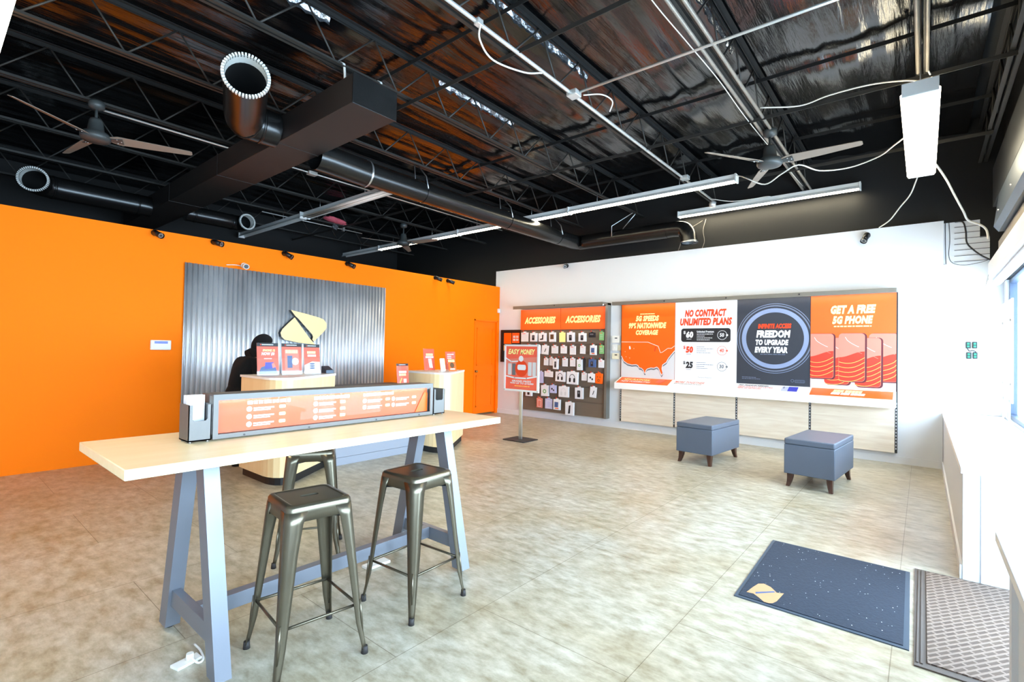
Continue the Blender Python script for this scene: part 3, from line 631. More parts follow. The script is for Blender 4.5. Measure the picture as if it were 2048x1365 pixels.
mb = MB(); mb.tube(smooth_path([(8.975, -0.222, 3.36), (8.973, -0.226, 3.0), (8.973, -0.232, 2.78)], 6), 0.004, M_blackcable, 6); mb.tube(smooth_path([(8.975, -0.26, 3.35), (8.973, -0.27, 3.1), (8.973, -0.26, 2.9), (8.97, -0.3, 2.79), (8.965, -0.42, 2.75), (8.95, -0.58, 2.77), (8.93, -0.66, 2.8)], 6), 0.0035, M_blackcable, 6); tag(mb.build('thin_wires'), 'thin dark wires on the white panel beside the grooves', 'wire')
mb = MB(); mb.tube(smooth_path([(8.3, 2.68, 4.03), (8.4, 2.4, 3.97), (8.5, 2.1, 3.98), (8.7, 1.95, 4.04), (8.84, 1.9, 4.06)], 6), 0.006, M_cable, 6); tag(mb.build('feed_cable'), 'pale feed cable dropping to the light by the poster wall', 'cable')
t = thing('thin_conduit', 'thin bright conduit under the joist left of the square duct', 'conduit', (1.5, 6.99, 4.06)); MB().cyl((1.27, 6.97, 4.05), (8.0, 6.97, 4.05), 0.011, M_emt, 8).build('pipe', t, True)
mb = MB(); mb.box((3.7, 6.97, 4.045), (0.13, 0.09, 0.05), M_emt, None, 0.005); mb.build('junction_box', t, True)
t = MB().cyl((4.2, 9.76, 4.05), (6.4, 9.76, 4.05), 0.010, M_emt, 8).build('far_conduit'); tag(t, 'far thin conduit in the dark above the corrugated panel', 'conduit')
mb = MB(); rng = random.Random(3)
mb.tube(smooth_path([(8.98, 3.0, 3.9), (8.96, 3.04, 3.7), (8.97, 3.02, 3.5), (8.96, 3.06, 3.362)], 5), 0.004, MATS['dusty_grey_pipe'], 6); mb.tube(smooth_path([(8.98, 3.06, 3.88), (8.96, 3.35, 3.7), (8.97, 3.5, 3.37)], 5), 0.003, MATS['dusty_grey_pipe'], 6)
tag(mb.build('hanging_wires'), 'loose pale wires against the black wall above the white wall', 'wire')
# pink scrap of insulation and bits on the far joist
t = thing('insulation_scrap', 'pink scrap of insulation lying on the dark joists over the corrugated panel', 'insulation', (5.75, 9.78, 4.14))
mb = MB(); rng = random.Random(5); M = Matrix.Translation((5.75, 9.78, 4.20)) @ Matrix.Rotation(0.15, 4, 'Y') @ Matrix.Diagonal((0.26, 0.16, 0.055, 1))
bmesh.ops.create_icosphere(mb.bm, subdivisions=3, radius=1, matrix=Matrix.Identity(4))
for v in mb.bm.verts: v.co = v.co*(1+0.35*mnoise.noise(v.co*2.1))
for fc in mb.bm.faces: fc.material_index = mb.mi(M_pinkfluff); fc.smooth = True
mb.bm.transform(M); mb.build('fluff', t, True)
mb = MB(); mb.box((5.72, 9.78, 4.06), (0.12, 0.1, 0.1), M_foil, Matrix.Translation((5.72, 9.78, 4.06)) @ Matrix.Rotation(0.4, 4, 'Y') @ Matrix.Translation((-5.72, -9.78, -4.06))); mb.box((5.92, 9.75, 4.07), (0.05, 0.06, 0.13), M_zinc); mb.build('metal_bracket', t, True)

# ================================================================ orange wall: panel, sign, cameras, keypad
mb = MB(); n = 50*10; x0, x1 = 2.335, 5.611; loops = []
for i in range(n+1):
    x = x0+(x1-x0)*i/n; ph = (i/10.0) % 1; yy = YO-0.030+0.026*math.exp(-((ph-0.5)/0.13)**2)
    loops.append([(x, yy, 0.0), (x, yy, 1.3), (x, yy, 2.605), (x, yy+0.002, 2.605), (x, yy+0.002, 0.0)])
mb.loft(loops, M_galv, True, True, True)
tag(mb.build('corrugated_panel'), 'tall corrugated galvanised steel panel on the orange wall', 'wall panel')
UP = [(3.774, 2.053), (4.015, 2.012), (4.255, 1.962), (4.334, 1.934), (4.382, 1.872), (4.384, 1.799), (4.346, 1.743), (4.171, 1.568), (4.141, 1.597), (4.153, 1.645), (4.136, 1.684), (3.896, 1.928), (3.853, 1.96)]
LO = [(3.838, 1.942), (3.862, 1.908), (4.092, 1.622), (4.128, 1.586), (4.189, 1.518), (3.907, 1.544), (3.688, 1.585), (3.638, 1.629), (3.62, 1.69), (3.649, 1.748), (3.733, 1.838)]
t = thing('wall_sign', 'cream two lobed logo sign with black edges on the corrugated panel', 'sign', (4.0, 7.68, 1.5))
Ms = on_y(0, 7.65, 0)
mb = MB(); mb.prism(UP, Ms, -0.075, 0, M_signface, M_black_pl); mb.build('upper_lobe', t, True)
mb = MB(); mb.prism(LO, Ms, -0.075, 0, M_signface, M_black_pl); mb.build('lower_lobe', t, True)
mb = MB()
for x, z in ((3.95, 1.97), (4.3, 1.85), (3.75, 1.7), (4.0, 1.6)): mb.cyl((x, 7.724, z), (x, 7.741, z), 0.01, M_black_pl, 8)
mb.build('standoff', t, True)
t = thing('alarm_keypad', 'white alarm keypad with blue screen on the orange wall', 'keypad', (2.09, YO, 1.47))
MB().bx((1.973, YO-0.03, 1.405), (2.206, YO, 1.535), M_white_pl, 0.012).build('case', t, True)
mb = MB(); mb.rect(-0.075, 0.018, 0.075, 0.05, on_y(2.09, YO-0.03, 1.47), 0.001, M_lcd); mb.build('screen', t, True)
mb = MB(); mb.rect(-0.09, -0.05, 0.09, 0.008, on_y(2.09, YO-0.03, 1.47), 0.0015, M_fixture); mb.build('flap', t, True)
def bullet_cam(label, x, y, z, d, white=False, wall='y', s=1.0):
    m = M_white_pl if white else M_black_pl
    t = thing('security_camera', label, 'security camera', (x, y, z), 0, 'small cameras along the wall tops')
    nrm = Vector((0, -1, 0)) if wall == 'y' else Vector((-1, 0, 0)); d = Vector(d).normalized(); P = Vector((x, y, z))
    MB().cyl(P, P+nrm*0.02, 0.04*s, m, 16).build('base_plate', t, True)
    MB().tube([P+nrm*0.01, P+nrm*0.045], [0.018*s, 0.014*s], m, 10).build('arm', t, True)
    c = P+nrm*0.06+Vector((0, 0, -0.01)); mb = MB(); mb.cyl(c-d*0.025*s, c+d*0.10*s, 0.036*s, m, 18); mb.tube([c+d*0.09*s, c+d*0.115*s], 0.04*s, m, 18, False); mb.build('body', t, True)
    mb = MB(); mb.cyl(c+d*0.1*s, c+d*0.104*s, 0.03*s, M_zinc if not white else M_black_pl, 16); mb.cyl(c+d*0.104*s, c+d*0.107*s, 0.017*s, M_lens, 14); mb.build('lens', t, True)
    return t
DC = (0.35, -1, -0.45)
bullet_cam('black wall camera above the keypad, leftmost on the orange wall', 1.985, YO, 2.94, DC)
bullet_cam('black wall camera above the left edge of the corrugated panel', 2.69, YO, 2.945, (0.6, -1, -0.35))
bullet_cam('black wall camera above the cream logo sign', 3.70, YO, 2.945, (0.8, -0.9, -0.7))
bullet_cam('black wall camera above the right part of the corrugated panel', 4.81, YO, 2.945, (0.7, -0.9, -0.55))
bullet_cam('black camera with pale sunshade on the right of the orange wall', 6.84, YO, 2.95, (1, -0.8, -0.45))
bullet_cam('rightmost black wall camera on the orange wall, near the door', 7.19, YO, 2.93, (0.9, -1, -0.5))
bullet_cam('white camera perched on top of the corrugated panel', 3.1, YO, 2.665, (-0.25, -1, -0.2), True, s=1.05)
mb = MB(); mb.tube(smooth_path([(3.06, YO-0.02, 2.655), (2.98, YO-0.012, 2.66), (2.86, YO-0.012, 2.645)], 5), 0.006, M_white_pl, 6); tag(mb.build('camera_lead'), 'short white lead beside the white camera on the corrugated panel', 'cable')
bullet_cam('black camera at the top left of the white wall', XW, 5.88, 3.31, (-0.9, -0.5, -0.3), wall='x', s=1.1)
bullet_cam('dark camera hanging at the top right of the white wall', XW, 0.645, 3.27, (-0.7, 0.3, -0.9), wall='x', s=1.1)
mb = MB(); mb.bx((8.60, YO-0.05, 2.36), (8.67, YO-0.001, 2.46), M_white_pl, 0.01)
mb.bm.transform(Matrix.Translation((0.2, -0.0, 0.0))); tag(mb.build('motion_sensor'), 'small white motion sensor in the corner beside the orange door', 'sensor')

# ================================================================ white wall: accessory fixture
AX0, AY0, AY1 = 8.80, 7.04, 4.86
t = thing('accessory_fixture', 'taupe slatwall display with orange headers full of hanging accessories', 'display wall', (8.84, 5.95, 0.165)); FIX = t
mb = MB(); zz = 0.165
mb.bx((AX0+0.012, AY1, 0.165), (XW-0.001, AY0, 2.40), M_slat)
for k in range(6):
    z0 = 0.165+k*0.296; mb.bx((AX0, AY1+0.01, z0), (AX0+0.014, AY0-0.01, z0+0.275), M_slat)
mb.build('slat_panel', t, True)
mb = MB(); mb.bx((8.74, AY1-0.05, 0.165), (XW-0.001, AY1-0.002, 2.46), M_rail); mb.build('side_frame', t, True)
for (ya, yb) in ((AY0, 5.955), (5.945, AY1)):
    mb = MB(); mb.bx((AX0-0.012, yb, 1.945), (AX0-0.002, ya, 2.40), M_porange2)
    M = on_x(AX0-0.0125, ya, 1.945); mb.text('ACCESSORIES', 0.115, 0.135, 0.96, 0.285, M, 0.001, M_pyel, 0.06, 0.28); h = mb.build('header_panel', t, True); h['label'] = 'orange header panel reading ACCESSORIES'
mb = MB(); mb.bx((8.54, AY1-0.05, 2.42), (XW-0.001, AY0+0.03, 2.462), M_rail); mb.bx((8.54, AY1-0.05, 2.395), (8.555, AY0+0.03, 2.42), M_rail); mb.cyl((8.538, 5.95, 2.44), (8.545, 5.95, 2.44), 0.012, M_black_pl, 10); mb.build('canopy', t, True)
MB().bx((8.57, AY1-0.02, 2.408), (8.64, AY0, 2.419), M_strip).build('light_strip', t, True)
PK = [(6.868, 1.91, 0.205, 0.223), (6.602, 1.895, 0.183, 0.206), (6.366, 1.893, 0.193, 0.203), (6.103, 1.904, 0.157, 0.22), (5.863, 1.902, 0.153, 0.222), (5.641, 1.9, 0.177, 0.214), (5.358, 1.886, 0.171, 0.191), (5.134, 1.896, 0.137, 0.118), (4.926, 1.906, 0.103, 0.186),
 (6.729, 1.623, 0.169, 0.208), (6.503, 1.625, 0.164, 0.205), (6.291, 1.627, 0.185, 0.215), (6.049, 1.616, 0.17, 0.179), (5.822, 1.618, 0.157, 0.177), (5.596, 1.62, 0.147, 0.199), (5.353, 1.623, 0.128, 0.179), (5.099, 1.637, 0.138, 0.211), (4.925, 1.638, 0.103, 0.186),
 (6.267, 1.349, 0.118, 0.172), (6.131, 1.365, 0.10, 0.188), (6.0, 1.343, 0.121, 0.236), (5.902, 1.358, 0.06, 0.173), (5.783, 1.361, 0.135, 0.191), (5.596, 1.366, 0.133, 0.189), (5.415, 1.346, 0.12, 0.239), (5.312, 1.361, 0.06, 0.262), (5.118, 1.354, 0.151, 0.176), (4.925, 1.349, 0.125, 0.174),
 (6.40, 1.054, 0.122, 0.266), (6.194, 1.075, 0.224, 0.145), (5.873, 1.076, 0.241, 0.226), (5.573, 1.087, 0.267, 0.278), (5.31, 1.077, 0.127, 0.178), (5.125, 1.072, 0.165, 0.199), (4.955, 1.083, 0.15, 0.224),
 (6.707, 0.691, 0.168, 0.206), (6.515, 0.729, 0.164, 0.166), (6.275, 0.769, 0.192, 0.252), (6.061, 0.781, 0.155, 0.186), (5.787, 0.773, 0.245, 0.244), (5.414, 0.772, 0.187, 0.251), (5.086, 0.804, 0.152, 0.234),
 (6.425, 0.48, 0.157, 0.228), (6.182, 0.486, 0.189, 0.237), (5.952, 0.491, 0.169, 0.242), (5.634, 0.455, 0.201, 0.29)]
WH = M_pwhite
#       style, body material, description
PS = [('text', WH, 'pile of white cards at the left end of the top row'), ('phone', WH, 'white package with a black upright device, second in the top row'), ('mount', WH, 'white package with a black angled phone mount in the top row'), ('photo', WH, 'white package with a brown photo in the top row'), ('plain', M_pyel, 'yellow package under the seam of the two orange headers'), ('phone', WH, 'white package with a dark phone case under the left of the second header'), ('phone', WH, 'white package with a grey phone case under the second header word'), ('pouch', M_pblack, 'short black pouch in the top row'), ('text', M_pgreen, 'narrow greenish card at the right end of the top row'),
 ('plain', WH, 'white package behind the upper left of the floor sign'), ('plain', WH, 'white package behind the upper right of the floor sign'), ('pen', WH, 'tilted white pack with a black stylus beside the floor sign'), ('text', WH, 'square white pack, first fully visible plain one in the second row'), ('text', WH, 'white pack below the yellow top row package'), ('text', WH, 'taller white pack in the middle of the second row'), ('text', WH, 'narrow white pack on the right half of the second row'), ('blue', WH, 'white pack with a pale blue and orange print in the second row'), ('text', M_pgreen, 'narrow greenish card at the right end of the second row'),
 ('text', WH, 'small white card at the left of the third row'), ('text', WH, 'narrow white card next to the boxed black device in the third row'), ('phone', WH, 'white box with a black charger in the third row'), ('plain', M_pbrown, 'dark brown side of a box in the third row'), ('text', WH, 'pair of white cards in the middle of the third row'), ('text', WH, 'white pack above the large black headphones'), ('ring', WH, 'tall white box with a green ring shaped gadget in the third row'), ('plain', M_pblack, 'thin dark box beside the green ring gadget box'), ('phone', M_pslate, 'blue box with a dark gadget in the third row'), ('text', WH, 'white printed card at the right end of the third row'),
 ('plain', M_plilac, 'lilac pack half hidden by the right edge of the floor sign'), ('text', WH, 'low wide white pack fanned out in the fourth row'), ('phones', WH, 'white box with slim black headphones'), ('phones', WH, 'largest white box with bulky black headphones'), ('text', WH, 'small white card between the headphones and earbuds boxes'), ('buds', WH, 'white box with black earbuds in the fourth row'), ('face', M_porange, 'bright orange box at the right end of the fourth row'),
 ('phone', WH, 'white box with a black device below the left of the floor sign'), ('plain', WH, 'white pack below the right of the floor sign'), ('ring', WH, 'white box with a green ring shaped gadget in the fifth row'), ('buds', M_plilac, 'grey box with small earphones in the fifth row'), ('phonesw', WH, 'white box with white headphones'), ('phone', WH, 'white box with a black upright speaker in the fifth row'), ('pen', WH, 'white pack with a cable at the right of the fifth row'),
 ('case', M_ppink, 'pink phone case pack, leftmost in the bottom row'), ('case', M_plilac, 'pale lilac phone case pack in the bottom row'), ('blue', WH, 'white pack with a bright blue gadget in the bottom row'), ('remote', WH, 'tall white box with a black remote, lowest on the slatwall')]
rng = random.Random(11)
mbh = []
for i, ((y, ztop, wd, ht), (st, bmx, lab)) in enumerate(zip(PK, PS)):
    th = 0.012 if st in ('text', 'plain', 'pen', 'case') else 0.045
    tilt = rng.uniform(-0.03, 0.03)
    if st == 'pen': tilt = 0.08
    xf = 8.725
    mb = MB(); mb.bx((-th, -wd/2, -ht), (0, wd/2, -0.022), bmx, 0.003); mb.bx((-th*0.6, -wd*0.2, -0.022), (-th*0.6+0.002, wd*0.2, 0.0), bmx)
    M = frame((-th, 0, -0.022), (0, -1, 0), (0, 0, 1)); H = ht-0.022; z = 0.0012
    if st == 'text':
        for q in range(3): mb.words(-wd*0.34, -H*(0.3+0.2*q)-0.006, wd*0.3, -H*(0.3+0.2*q), M, z, M_pgrey, rng)
        mb.rect(-wd*0.34, -H*0.16, wd*0.1, -H*0.09, M, z, M_pcoral)
    elif st == 'phone': mb.poly(rrect(0.0, -H*0.55, wd*0.19, H*0.3, 0.008, 3), M, z, M_pblack); mb.poly(rrect(0.0, -H*0.45, wd*0.1, H*0.1, 0.004, 3), M, z*2, M_pshadow)
    elif st == 'remote': mb.poly([(-wd*0.05, -H*0.25), (wd*0.15, -H*0.22), (wd*0.1, -H*0.85), (-wd*0.15, -H*0.88)], M, z, M_pblack)
    elif st == 'mount': mb.poly([(0.0, -H*0.2), (wd*0.2, -H*0.2), (wd*0.15, -H*0.8), (-wd*0.3, -H*0.8), (-wd*0.28, -H*0.68), (0, -H*0.62)], M, z, M_pblack)
    elif st == 'photo': mb.rect(-wd*0.28, -H*0.72, wd*0.28, -H*0.2, M, z, M_pbrown)
    elif st == 'pen': mb.poly([(-wd*0.1, -H*0.75), (wd*0.02, -H*0.72), (wd*0.16, -H*0.35), (wd*0.06, -H*0.33)], M, z, M_pblack)
    elif st == 'blue': mb.rect(-wd*0.3, -H*0.75, wd*0.25, -H*0.25, M, z, M_pslate); mb.rect(-wd*0.2, -H*0.9, wd*0.3, -H*0.8, M, z, M_porange2)
    elif st == 'ring': mb.ring(0, -H*0.55, wd*0.12, wd*0.24, M, z, M_pgreen, 20)
    elif st in ('phones', 'phonesw'):
        c = M_pblack if st == 'phones' else M_pgrey
        for k in range(12):
            a0, a1 = PI*k/12, PI*(k+1)/12; r0, r1 = wd*0.22, wd*0.26
            mb.poly([(r0*math.cos(a0), -H*0.5+r0*1.2*math.sin(a0)), (r1*math.cos(a0), -H*0.5+r1*1.2*math.sin(a0)), (r1*math.cos(a1), -H*0.5+r1*1.2*math.sin(a1)), (r0*math.cos(a1), -H*0.5+r0*1.2*math.sin(a1))], M, z, c)
        mb.poly(rrect(-wd*0.2, -H*0.66, wd*0.09, H*0.18, wd*0.08, 4), M, z, c); mb.poly(rrect(wd*0.2, -H*0.66, wd*0.09, H*0.18, wd*0.08, 4), M, z, c)
    elif st == 'buds': mb.poly(circle(-wd*0.12, -H*0.45, wd*0.13, 14), M, z, M_pblack); mb.poly(circle(wd*0.15, -H*0.62, wd*0.12, 14), M, z, M_pblack)
    elif st == 'face': mb.poly(circle(-wd*0.18, -H*0.35, wd*0.07, 12), M, z, M_pbrown); mb.poly(circle(wd*0.2, -H*0.35, wd*0.07, 12), M, z, M_pbrown); mb.ring(0, -H*0.68, wd*0.1, wd*0.17, M, z, M_pbrown, 16)
    elif st == 'case': mb.poly(rrect(0, -H*0.55, wd*0.28, H*0.36, 0.012, 4), M, z, M_pwhite); mb.poly(rrect(0, -H*0.55, wd*0.24, H*0.32, 0.012, 4), M, z*2, bmx)
    elif st == 'pouch': mb.rect(-wd*0.3, -H*0.5, wd*0.3, -H*0.2, M, z, M_pshadow)
    o = mb.build('accessory_package'); o.location = (xf+0.012, y, ztop-0.004); o.rotation_euler = (tilt, 0, 0)
    tag(o, lab, 'package', 'packages hanging on the accessory slatwall')
    mb = MB(); mb.cyl((AX0+0.002, y, ztop+0.002), (xf-0.05, y, ztop+0.002), 0.0025, M_zinc, 6); mb.bx((xf-0.054, y-0.012, ztop-0.008), (xf-0.05, y+0.012, ztop+0.016), M_pred)
    mb.build('peg_hook', FIX, True)
# black framed notice board behind the floor sign
t = thing('notice_board', 'black framed notice board with orange papers left of the accessory display', 'notice board', (8.87, 7.37, 1.2))
mb = MB(); y0, y1, z0, z1 = 7.68, 7.06, 1.205, 1.955; b = 0.045
for q in (((y1, z0), (y0, z0+b)), ((y1, z1-b), (y0, z1)), ((y1, z0+b), (y1+b, z1-b)), ((y0-b, z0+b), (y0, z1-b))): mb.bx((8.845, q[0][0], q[0][1]), (XW-0.001, q[1][0], q[1][1]), M_matblackframe)
mb.build('frame', t, True)
MB().bx((8.868, y1+b, z0+b), (XW-0.001, y0-b, z1-b), M_corkboard).build('backing', t, True)
for (a, c, d, e, m) in ((7.6, 7.37, 1.63, 1.885, M_porange), (7.35, 7.13, 1.65, 1.885, M_porange2), (7.6, 7.40, 1.47, 1.6, M_pgold), (7.37, 7.15, 1.3, 1.6, M_pwhite)):
    mb = MB(); M = on_x(8.867, a, d); mb.rect(0, 0, a-c, e-d, M, 0, m)
    if m is M_porange2:
        for k in range(4): mb.rect(0.03+0.09*(k % 2), 0.05+0.07*(k//2), 0.1+0.09*(k % 2), 0.1+0.07*(k//2), M, 0.001, M_pwhite)
    mb.build('notice', t, True)
# switches and thermostats between the two displays
for (y0, y1, z0, z1, m, nm, l) in ((4.765, 4.60, 1.671, 1.808, M_white_pl, 'thermostat', 'white thermostat above the light switches on the white wall'), (4.762, 4.645, 1.512, 1.641, M_white_pl, 'light_switch', 'white light switch plate between the two thermostats'), (4.759, 4.60, 1.348, 1.466, M_beige_pl, 'thermostat', 'ivory thermostat below the light switches on the white wall'), (4.63, 4.565, 1.52, 1.627, M_beige_pl, 'light_switch', 'ivory switch box tucked beside the orange coverage poster')):
    t = thing(nm, l, nm.replace('_', ' '), (XW, (y0+y1)/2, (z0+z1)/2)); MB().bx((XW-0.03, y1, z0), (XW-0.0005, y0, z1), m, 0.005).build('plate', t, True)
    mb = MB()
    if nm == 'thermostat': mb.rect(-0.02, 0.015, 0.035, 0.035, on_x(XW-0.031, (y0+y1)/2, (z0+z1)/2), 0.001, M_pblack); mb.build('screen', t, True)
    else: mb.box((XW-0.034, (y0+y1)/2, (z0+z1)/2), (0.012, 0.012, 0.03), m); mb.build('toggle', t, True)

# ================================================================ white wall: four bay poster fixture
PX = 8.82; BAY = [4.539, 3.472, 2.409, 1.342, 0.292]; Z0, ZT, HZ = 1.01, 2.41, 1.40
t = thing('poster_fixture', 'four bay wall display with big posters, white sloped shelves and oak panels', 'display wall', (8.84, 2.4, 0.15)); PF = t
mb = MB(); mb.bx((8.66, BAY[4]-0.005, 2.415), (XW-0.001, 4.64, 2.455), M_rail); mb.bx((8.60, BAY[4]-0.005, 2.39), (8.66, 4.64, 2.455), M_rail, 0.004)
for y in BAY[1:4]: mb.cyl((8.59, y+0.12, 2.425), (8.602, y+0.12, 2.425), 0.012, M_black_pl, 10)
mb.build('header_rail', t, True)
MB().bx((8.68, BAY[4]+0.02, 2.404), (8.74, 4.52, 2.414), M_strip).build('light_strip', t, True)
for y in BAY:
    mb = MB(); mb.bx((PX+0.004, y-0.014, 0.15), (XW-0.001, y+0.014, 2.41), M_upright)
    for k in range(15): mb.bx((PX+0.001, y-0.005, 0.20+k*0.045), (PX+0.005, y+0.005, 0.225+k*0.045), M_pgrey)
    mb.build('slotted_upright', t, True)
for k in range(4):
    mb = MB(); mb.bx((PX, BAY[k+1]+0.016, 0.152), (XW-0.02, BAY[k]-0.016, 0.86), M_oak, 0.002); mb.build('oak_panel', t, True)
    o = MB(); M = frame((0, 0, 0), (0, 1, 0), (0, 0, 1)); o.loft([[(8.82, y, 0.80), (8.82, y, 1.01), (8.55, y, 0.905), (8.55, y, 0.795)] for y in (BAY[k+1]+0.001, BAY[k]-0.001)], M_shelf, True, True, False)
    o.build('sloped_shelf', t, True)
# posters: u to the right along -Y, v down from the top
PW = 1.067
def poster(k, base, name, label, draw):
    mb = MB(); M = on_x(PX, BAY[k], ZT); wd = BAY[k]-BAY[k+1]
    mb.bx((PX-0.004, BAY[k+1]+0.003, Z0), (PX, BAY[k]-0.003, ZT), base)
    M = on_x(PX-0.004, BAY[k], ZT); draw(mb, M, wd, lambda u, v: (u*wd, -v*HZ)); o = mb.build(name, PF, True); o['label'] = label; return o
def tx(mb, s, u0, v0, u1, v1, M, P, m, bold=0.06, shear=0.22, z=0.003):
    a = P(u0, v1); b = P(u1, v0); mb.text(s, a[0], a[1], b[0], b[1], M, z, m, bold, shear)
def d1_(mb, M, wd, P):
    coast = [(0.006, 0.707), (0.056, 0.777), (0.092, 0.792), (0.129, 0.811), (0.216, 0.824), (0.3, 0.817), (0.336, 0.831), (0.358, 0.86), (0.399, 0.864), (0.435, 0.887), (0.456, 0.926), (0.477, 0.931), (0.483, 0.896), (0.51, 0.87), (0.578, 0.854), (0.632, 0.857), (0.685, 0.841), (0.718, 0.859), (0.739, 0.897), (0.773, 0.949), (0.799, 0.915), (0.778, 0.858), (0.79, 0.809), (0.855, 0.774), (0.893, 0.72), (0.943, 0.672), (0.997, 0.623)]
    north = [(0.006, 0.515), (0.516, 0.516), (0.598, 0.54), (0.706, 0.569), (0.748, 0.655), (0.787, 0.645), (0.877, 0.596), (0.942, 0.595), (0.997, 0.562)]
    mb.poly([P(u, v+0.022) for u, v in coast] + [P(0.997, 0.998), P(0.006, 0.998)], M, 0.001, M_pgrey)
    for q, (a, b) in enumerate(zip(coast, coast[1:])): mb.poly([P(a[0], a[1]), P(b[0], b[1]), P(b[0], b[1]+0.03), P(a[0], a[1]+0.03)], M, 0.0015 + q*0.00002, M_pshadow)
    mb.strip([P(u, v+0.006) for u, v in coast], 0.014, M, 0.0025, M_pwhite); mb.strip([P(u, v) for u, v in north], 0.008, M, 0.0025, M_pwhite)
    mb.poly([P(0.155, 0.575), P(0.175, 0.57), P(0.19, 0.605), P(0.175, 0.62), P(0.16, 0.61)], M, 0.0025, M_pwhite)
    mb.strip([P(0.58, 0.55), P(0.61, 0.548)], 0.012, M, 0.0025, M_pred2); mb.strip([P(0.665, 0.575), P(0.65, 0.60), P(0.645, 0.635)], 0.016, M, 0.0025, M_pred2)
    for u, v in ((0.08, 0.65), (0.1, 0.72), (0.17, 0.735), (0.25, 0.605)): mb.poly([P(u+0.006*math.cos(a*PI/3), v+0.006*math.sin(a*PI/3)) for a in range(6)], M, 0.0025, M_pgrey)
    mb.words(P(0.363, 0)[0], P(0, 0.142)[1], P(0.631, 0)[0], P(0, 0.13)[1], M, 0.002, M_pyel)
    tx(mb, '5G SPEEDS', 0.279, 0.158, 0.713, 0.235, M, P, M_pyel); tx(mb, '99% NATIONWIDE', 0.146, 0.252, 0.846, 0.335, M, P, M_pyel); tx(mb, 'COVERAGE', 0.284, 0.352, 0.703, 0.42, M, P, M_pyel)
poster(0, M_porange, 'poster', 'orange poster with a country map and 5G SPEEDS 99% NATIONWIDE COVERAGE', d1_)
def d2_(mb, M, wd, P):
    tx(mb, 'NO CONTRACT', 0.166, 0.10, 0.839, 0.195, M, P, M_pred); tx(mb, 'UNLIMITED PLANS', 0.087, 0.208, 0.924, 0.303, M, P, M_pred)
    c = P(0.506, 0.425); mb.poly(rrect(c[0], c[1], 0.398*wd, 0.086*HZ, 0.045, 5), M, 0.001, M_pblack)
    def row(v, price, c1, c2, ring, num, lines):
        tx(mb, '$', 0.146, v-0.055, 0.185, v-0.012, M, P, c1, 0.02, 0.0); tx(mb, price, 0.19, v-0.05, 0.312, v+0.035, M, P, c1, 0.06, 0.1)
        a = P(0.775, v); mb.ring(a[0], a[1], 0.069*wd, 0.075*wd, M, 0.003, ring, 36)
        tx(mb, num, 0.735, v-0.025, 0.805, v+0.022, M, P, ring, 0.03, 0.1)
        for q, L in enumerate(lines): mb.words(P(0.37, 0)[0], P(0, v-0.042+q*0.024)[1]-0.004, P(L, 0)[0], P(0, v-0.042+q*0.024)[1]+0.004, M, 0.003, c2)
        mb.rect(P(0.2, 0)[0], P(0, v+0.052)[1], P(0.28, 0)[0], P(0, v+0.047)[1], M, 0.003, c2)
        b = P(0.85, v); mb.poly(circle(b[0], b[1], 0.018, 14), M, 0.0032, ring)
    row(0.425, '60', M_pwhite, M_pwhite, M_pwhite, '50', ())
    tx(mb, 'Unlimited Premium', 0.37, 0.368, 0.645, 0.394, M, P, M_pwhite, 0.03, 0.0)
    for q, L in enumerate((0.63, 0.50, 0.62, 0.58)): mb.words(P(0.37, 0)[0], P(0, 0.412+q*0.024)[1]-0.005, P(L, 0)[0], P(0, 0.412+q*0.024)[1]+0.005, M, 0.003, M_pwhite)
    row(0.615, '50', M_pred, M_pring2, M_pcoral, '40', (0.5, 0.64, 0.52, 0.6))
    row(0.81, '25', M_pblack, M_pring2, M_pshadow, '30', (0.52, 0.64, 0.5, 0.55))
    tx(mb, 'Autopay Required', 0.394, 0.945, 0.618, 0.962, M, P, M_pshadow, 0.0, 0.0)
poster(1, M_pwhite, 'poster', 'white poster reading NO CONTRACT UNLIMITED PLANS with three prices', d2_)
def d3_(mb, M, wd, P):
    c = P(0.527, 0.465); cl = (0.004, wd-0.004)
    for r0, r1, m in ((0.376, 0.436, M_pring), (0.462, 0.478, M_pring2), (0.497, 0.503, M_pring)): mb.ring(c[0], c[1], r0*wd*1.045, r1*wd*1.045, M, 0.001, m, 72, cl)
    tx(mb, 'INFINITE ACCESS', 0.303, 0.295, 0.756, 0.352, M, P, M_pred, 0.06, 0.15)
    tx(mb, 'FREEDOM', 0.28, 0.37, 0.746, 0.458, M, P, M_pwhite, 0.065, 0.15); tx(mb, 'TO UPGRADE', 0.27, 0.478, 0.72, 0.544, M, P, M_pwhite, 0.065, 0.15); tx(mb, 'EVERY YEAR', 0.259, 0.562, 0.709, 0.632, M, P, M_pwhite, 0.065, 0.15)
    mb.words(P(0.337, 0)[0], P(0, 0.652)[1], P(0.682, 0)[0], P(0, 0.645)[1], M, 0.002, M_pring2)
    for v, L in ((0.925, 0.28), (0.942, 0.34)): mb.words(P(0.08, 0)[0], P(0, v)[1], P(L, 0)[0], P(0, v-0.006)[1], M, 0.002, M_pring2)
    a = P(0.775, 0.94); mb.ring(a[0], a[1], 0.018, 0.023, M, 0.002, M_pring2, 20); b = P(0.87, 0.945)
    q = rrect(b[0], b[1], 0.066, 0.02, 0.012, 4); mb.strip(q+[q[0]], 0.005, M, 0.002, M_pring2)
    for k in range(6): mb.strip([(b[0]-0.05+k*0.02, b[1]-0.012), (b[0]-0.05+k*0.02, b[1]+0.012)], 0.005, M, 0.002, M_pring2)
poster(2, M_pdark, 'poster', 'charcoal poster with blue grey rings reading FREEDOM TO UPGRADE EVERY YEAR', d3_)
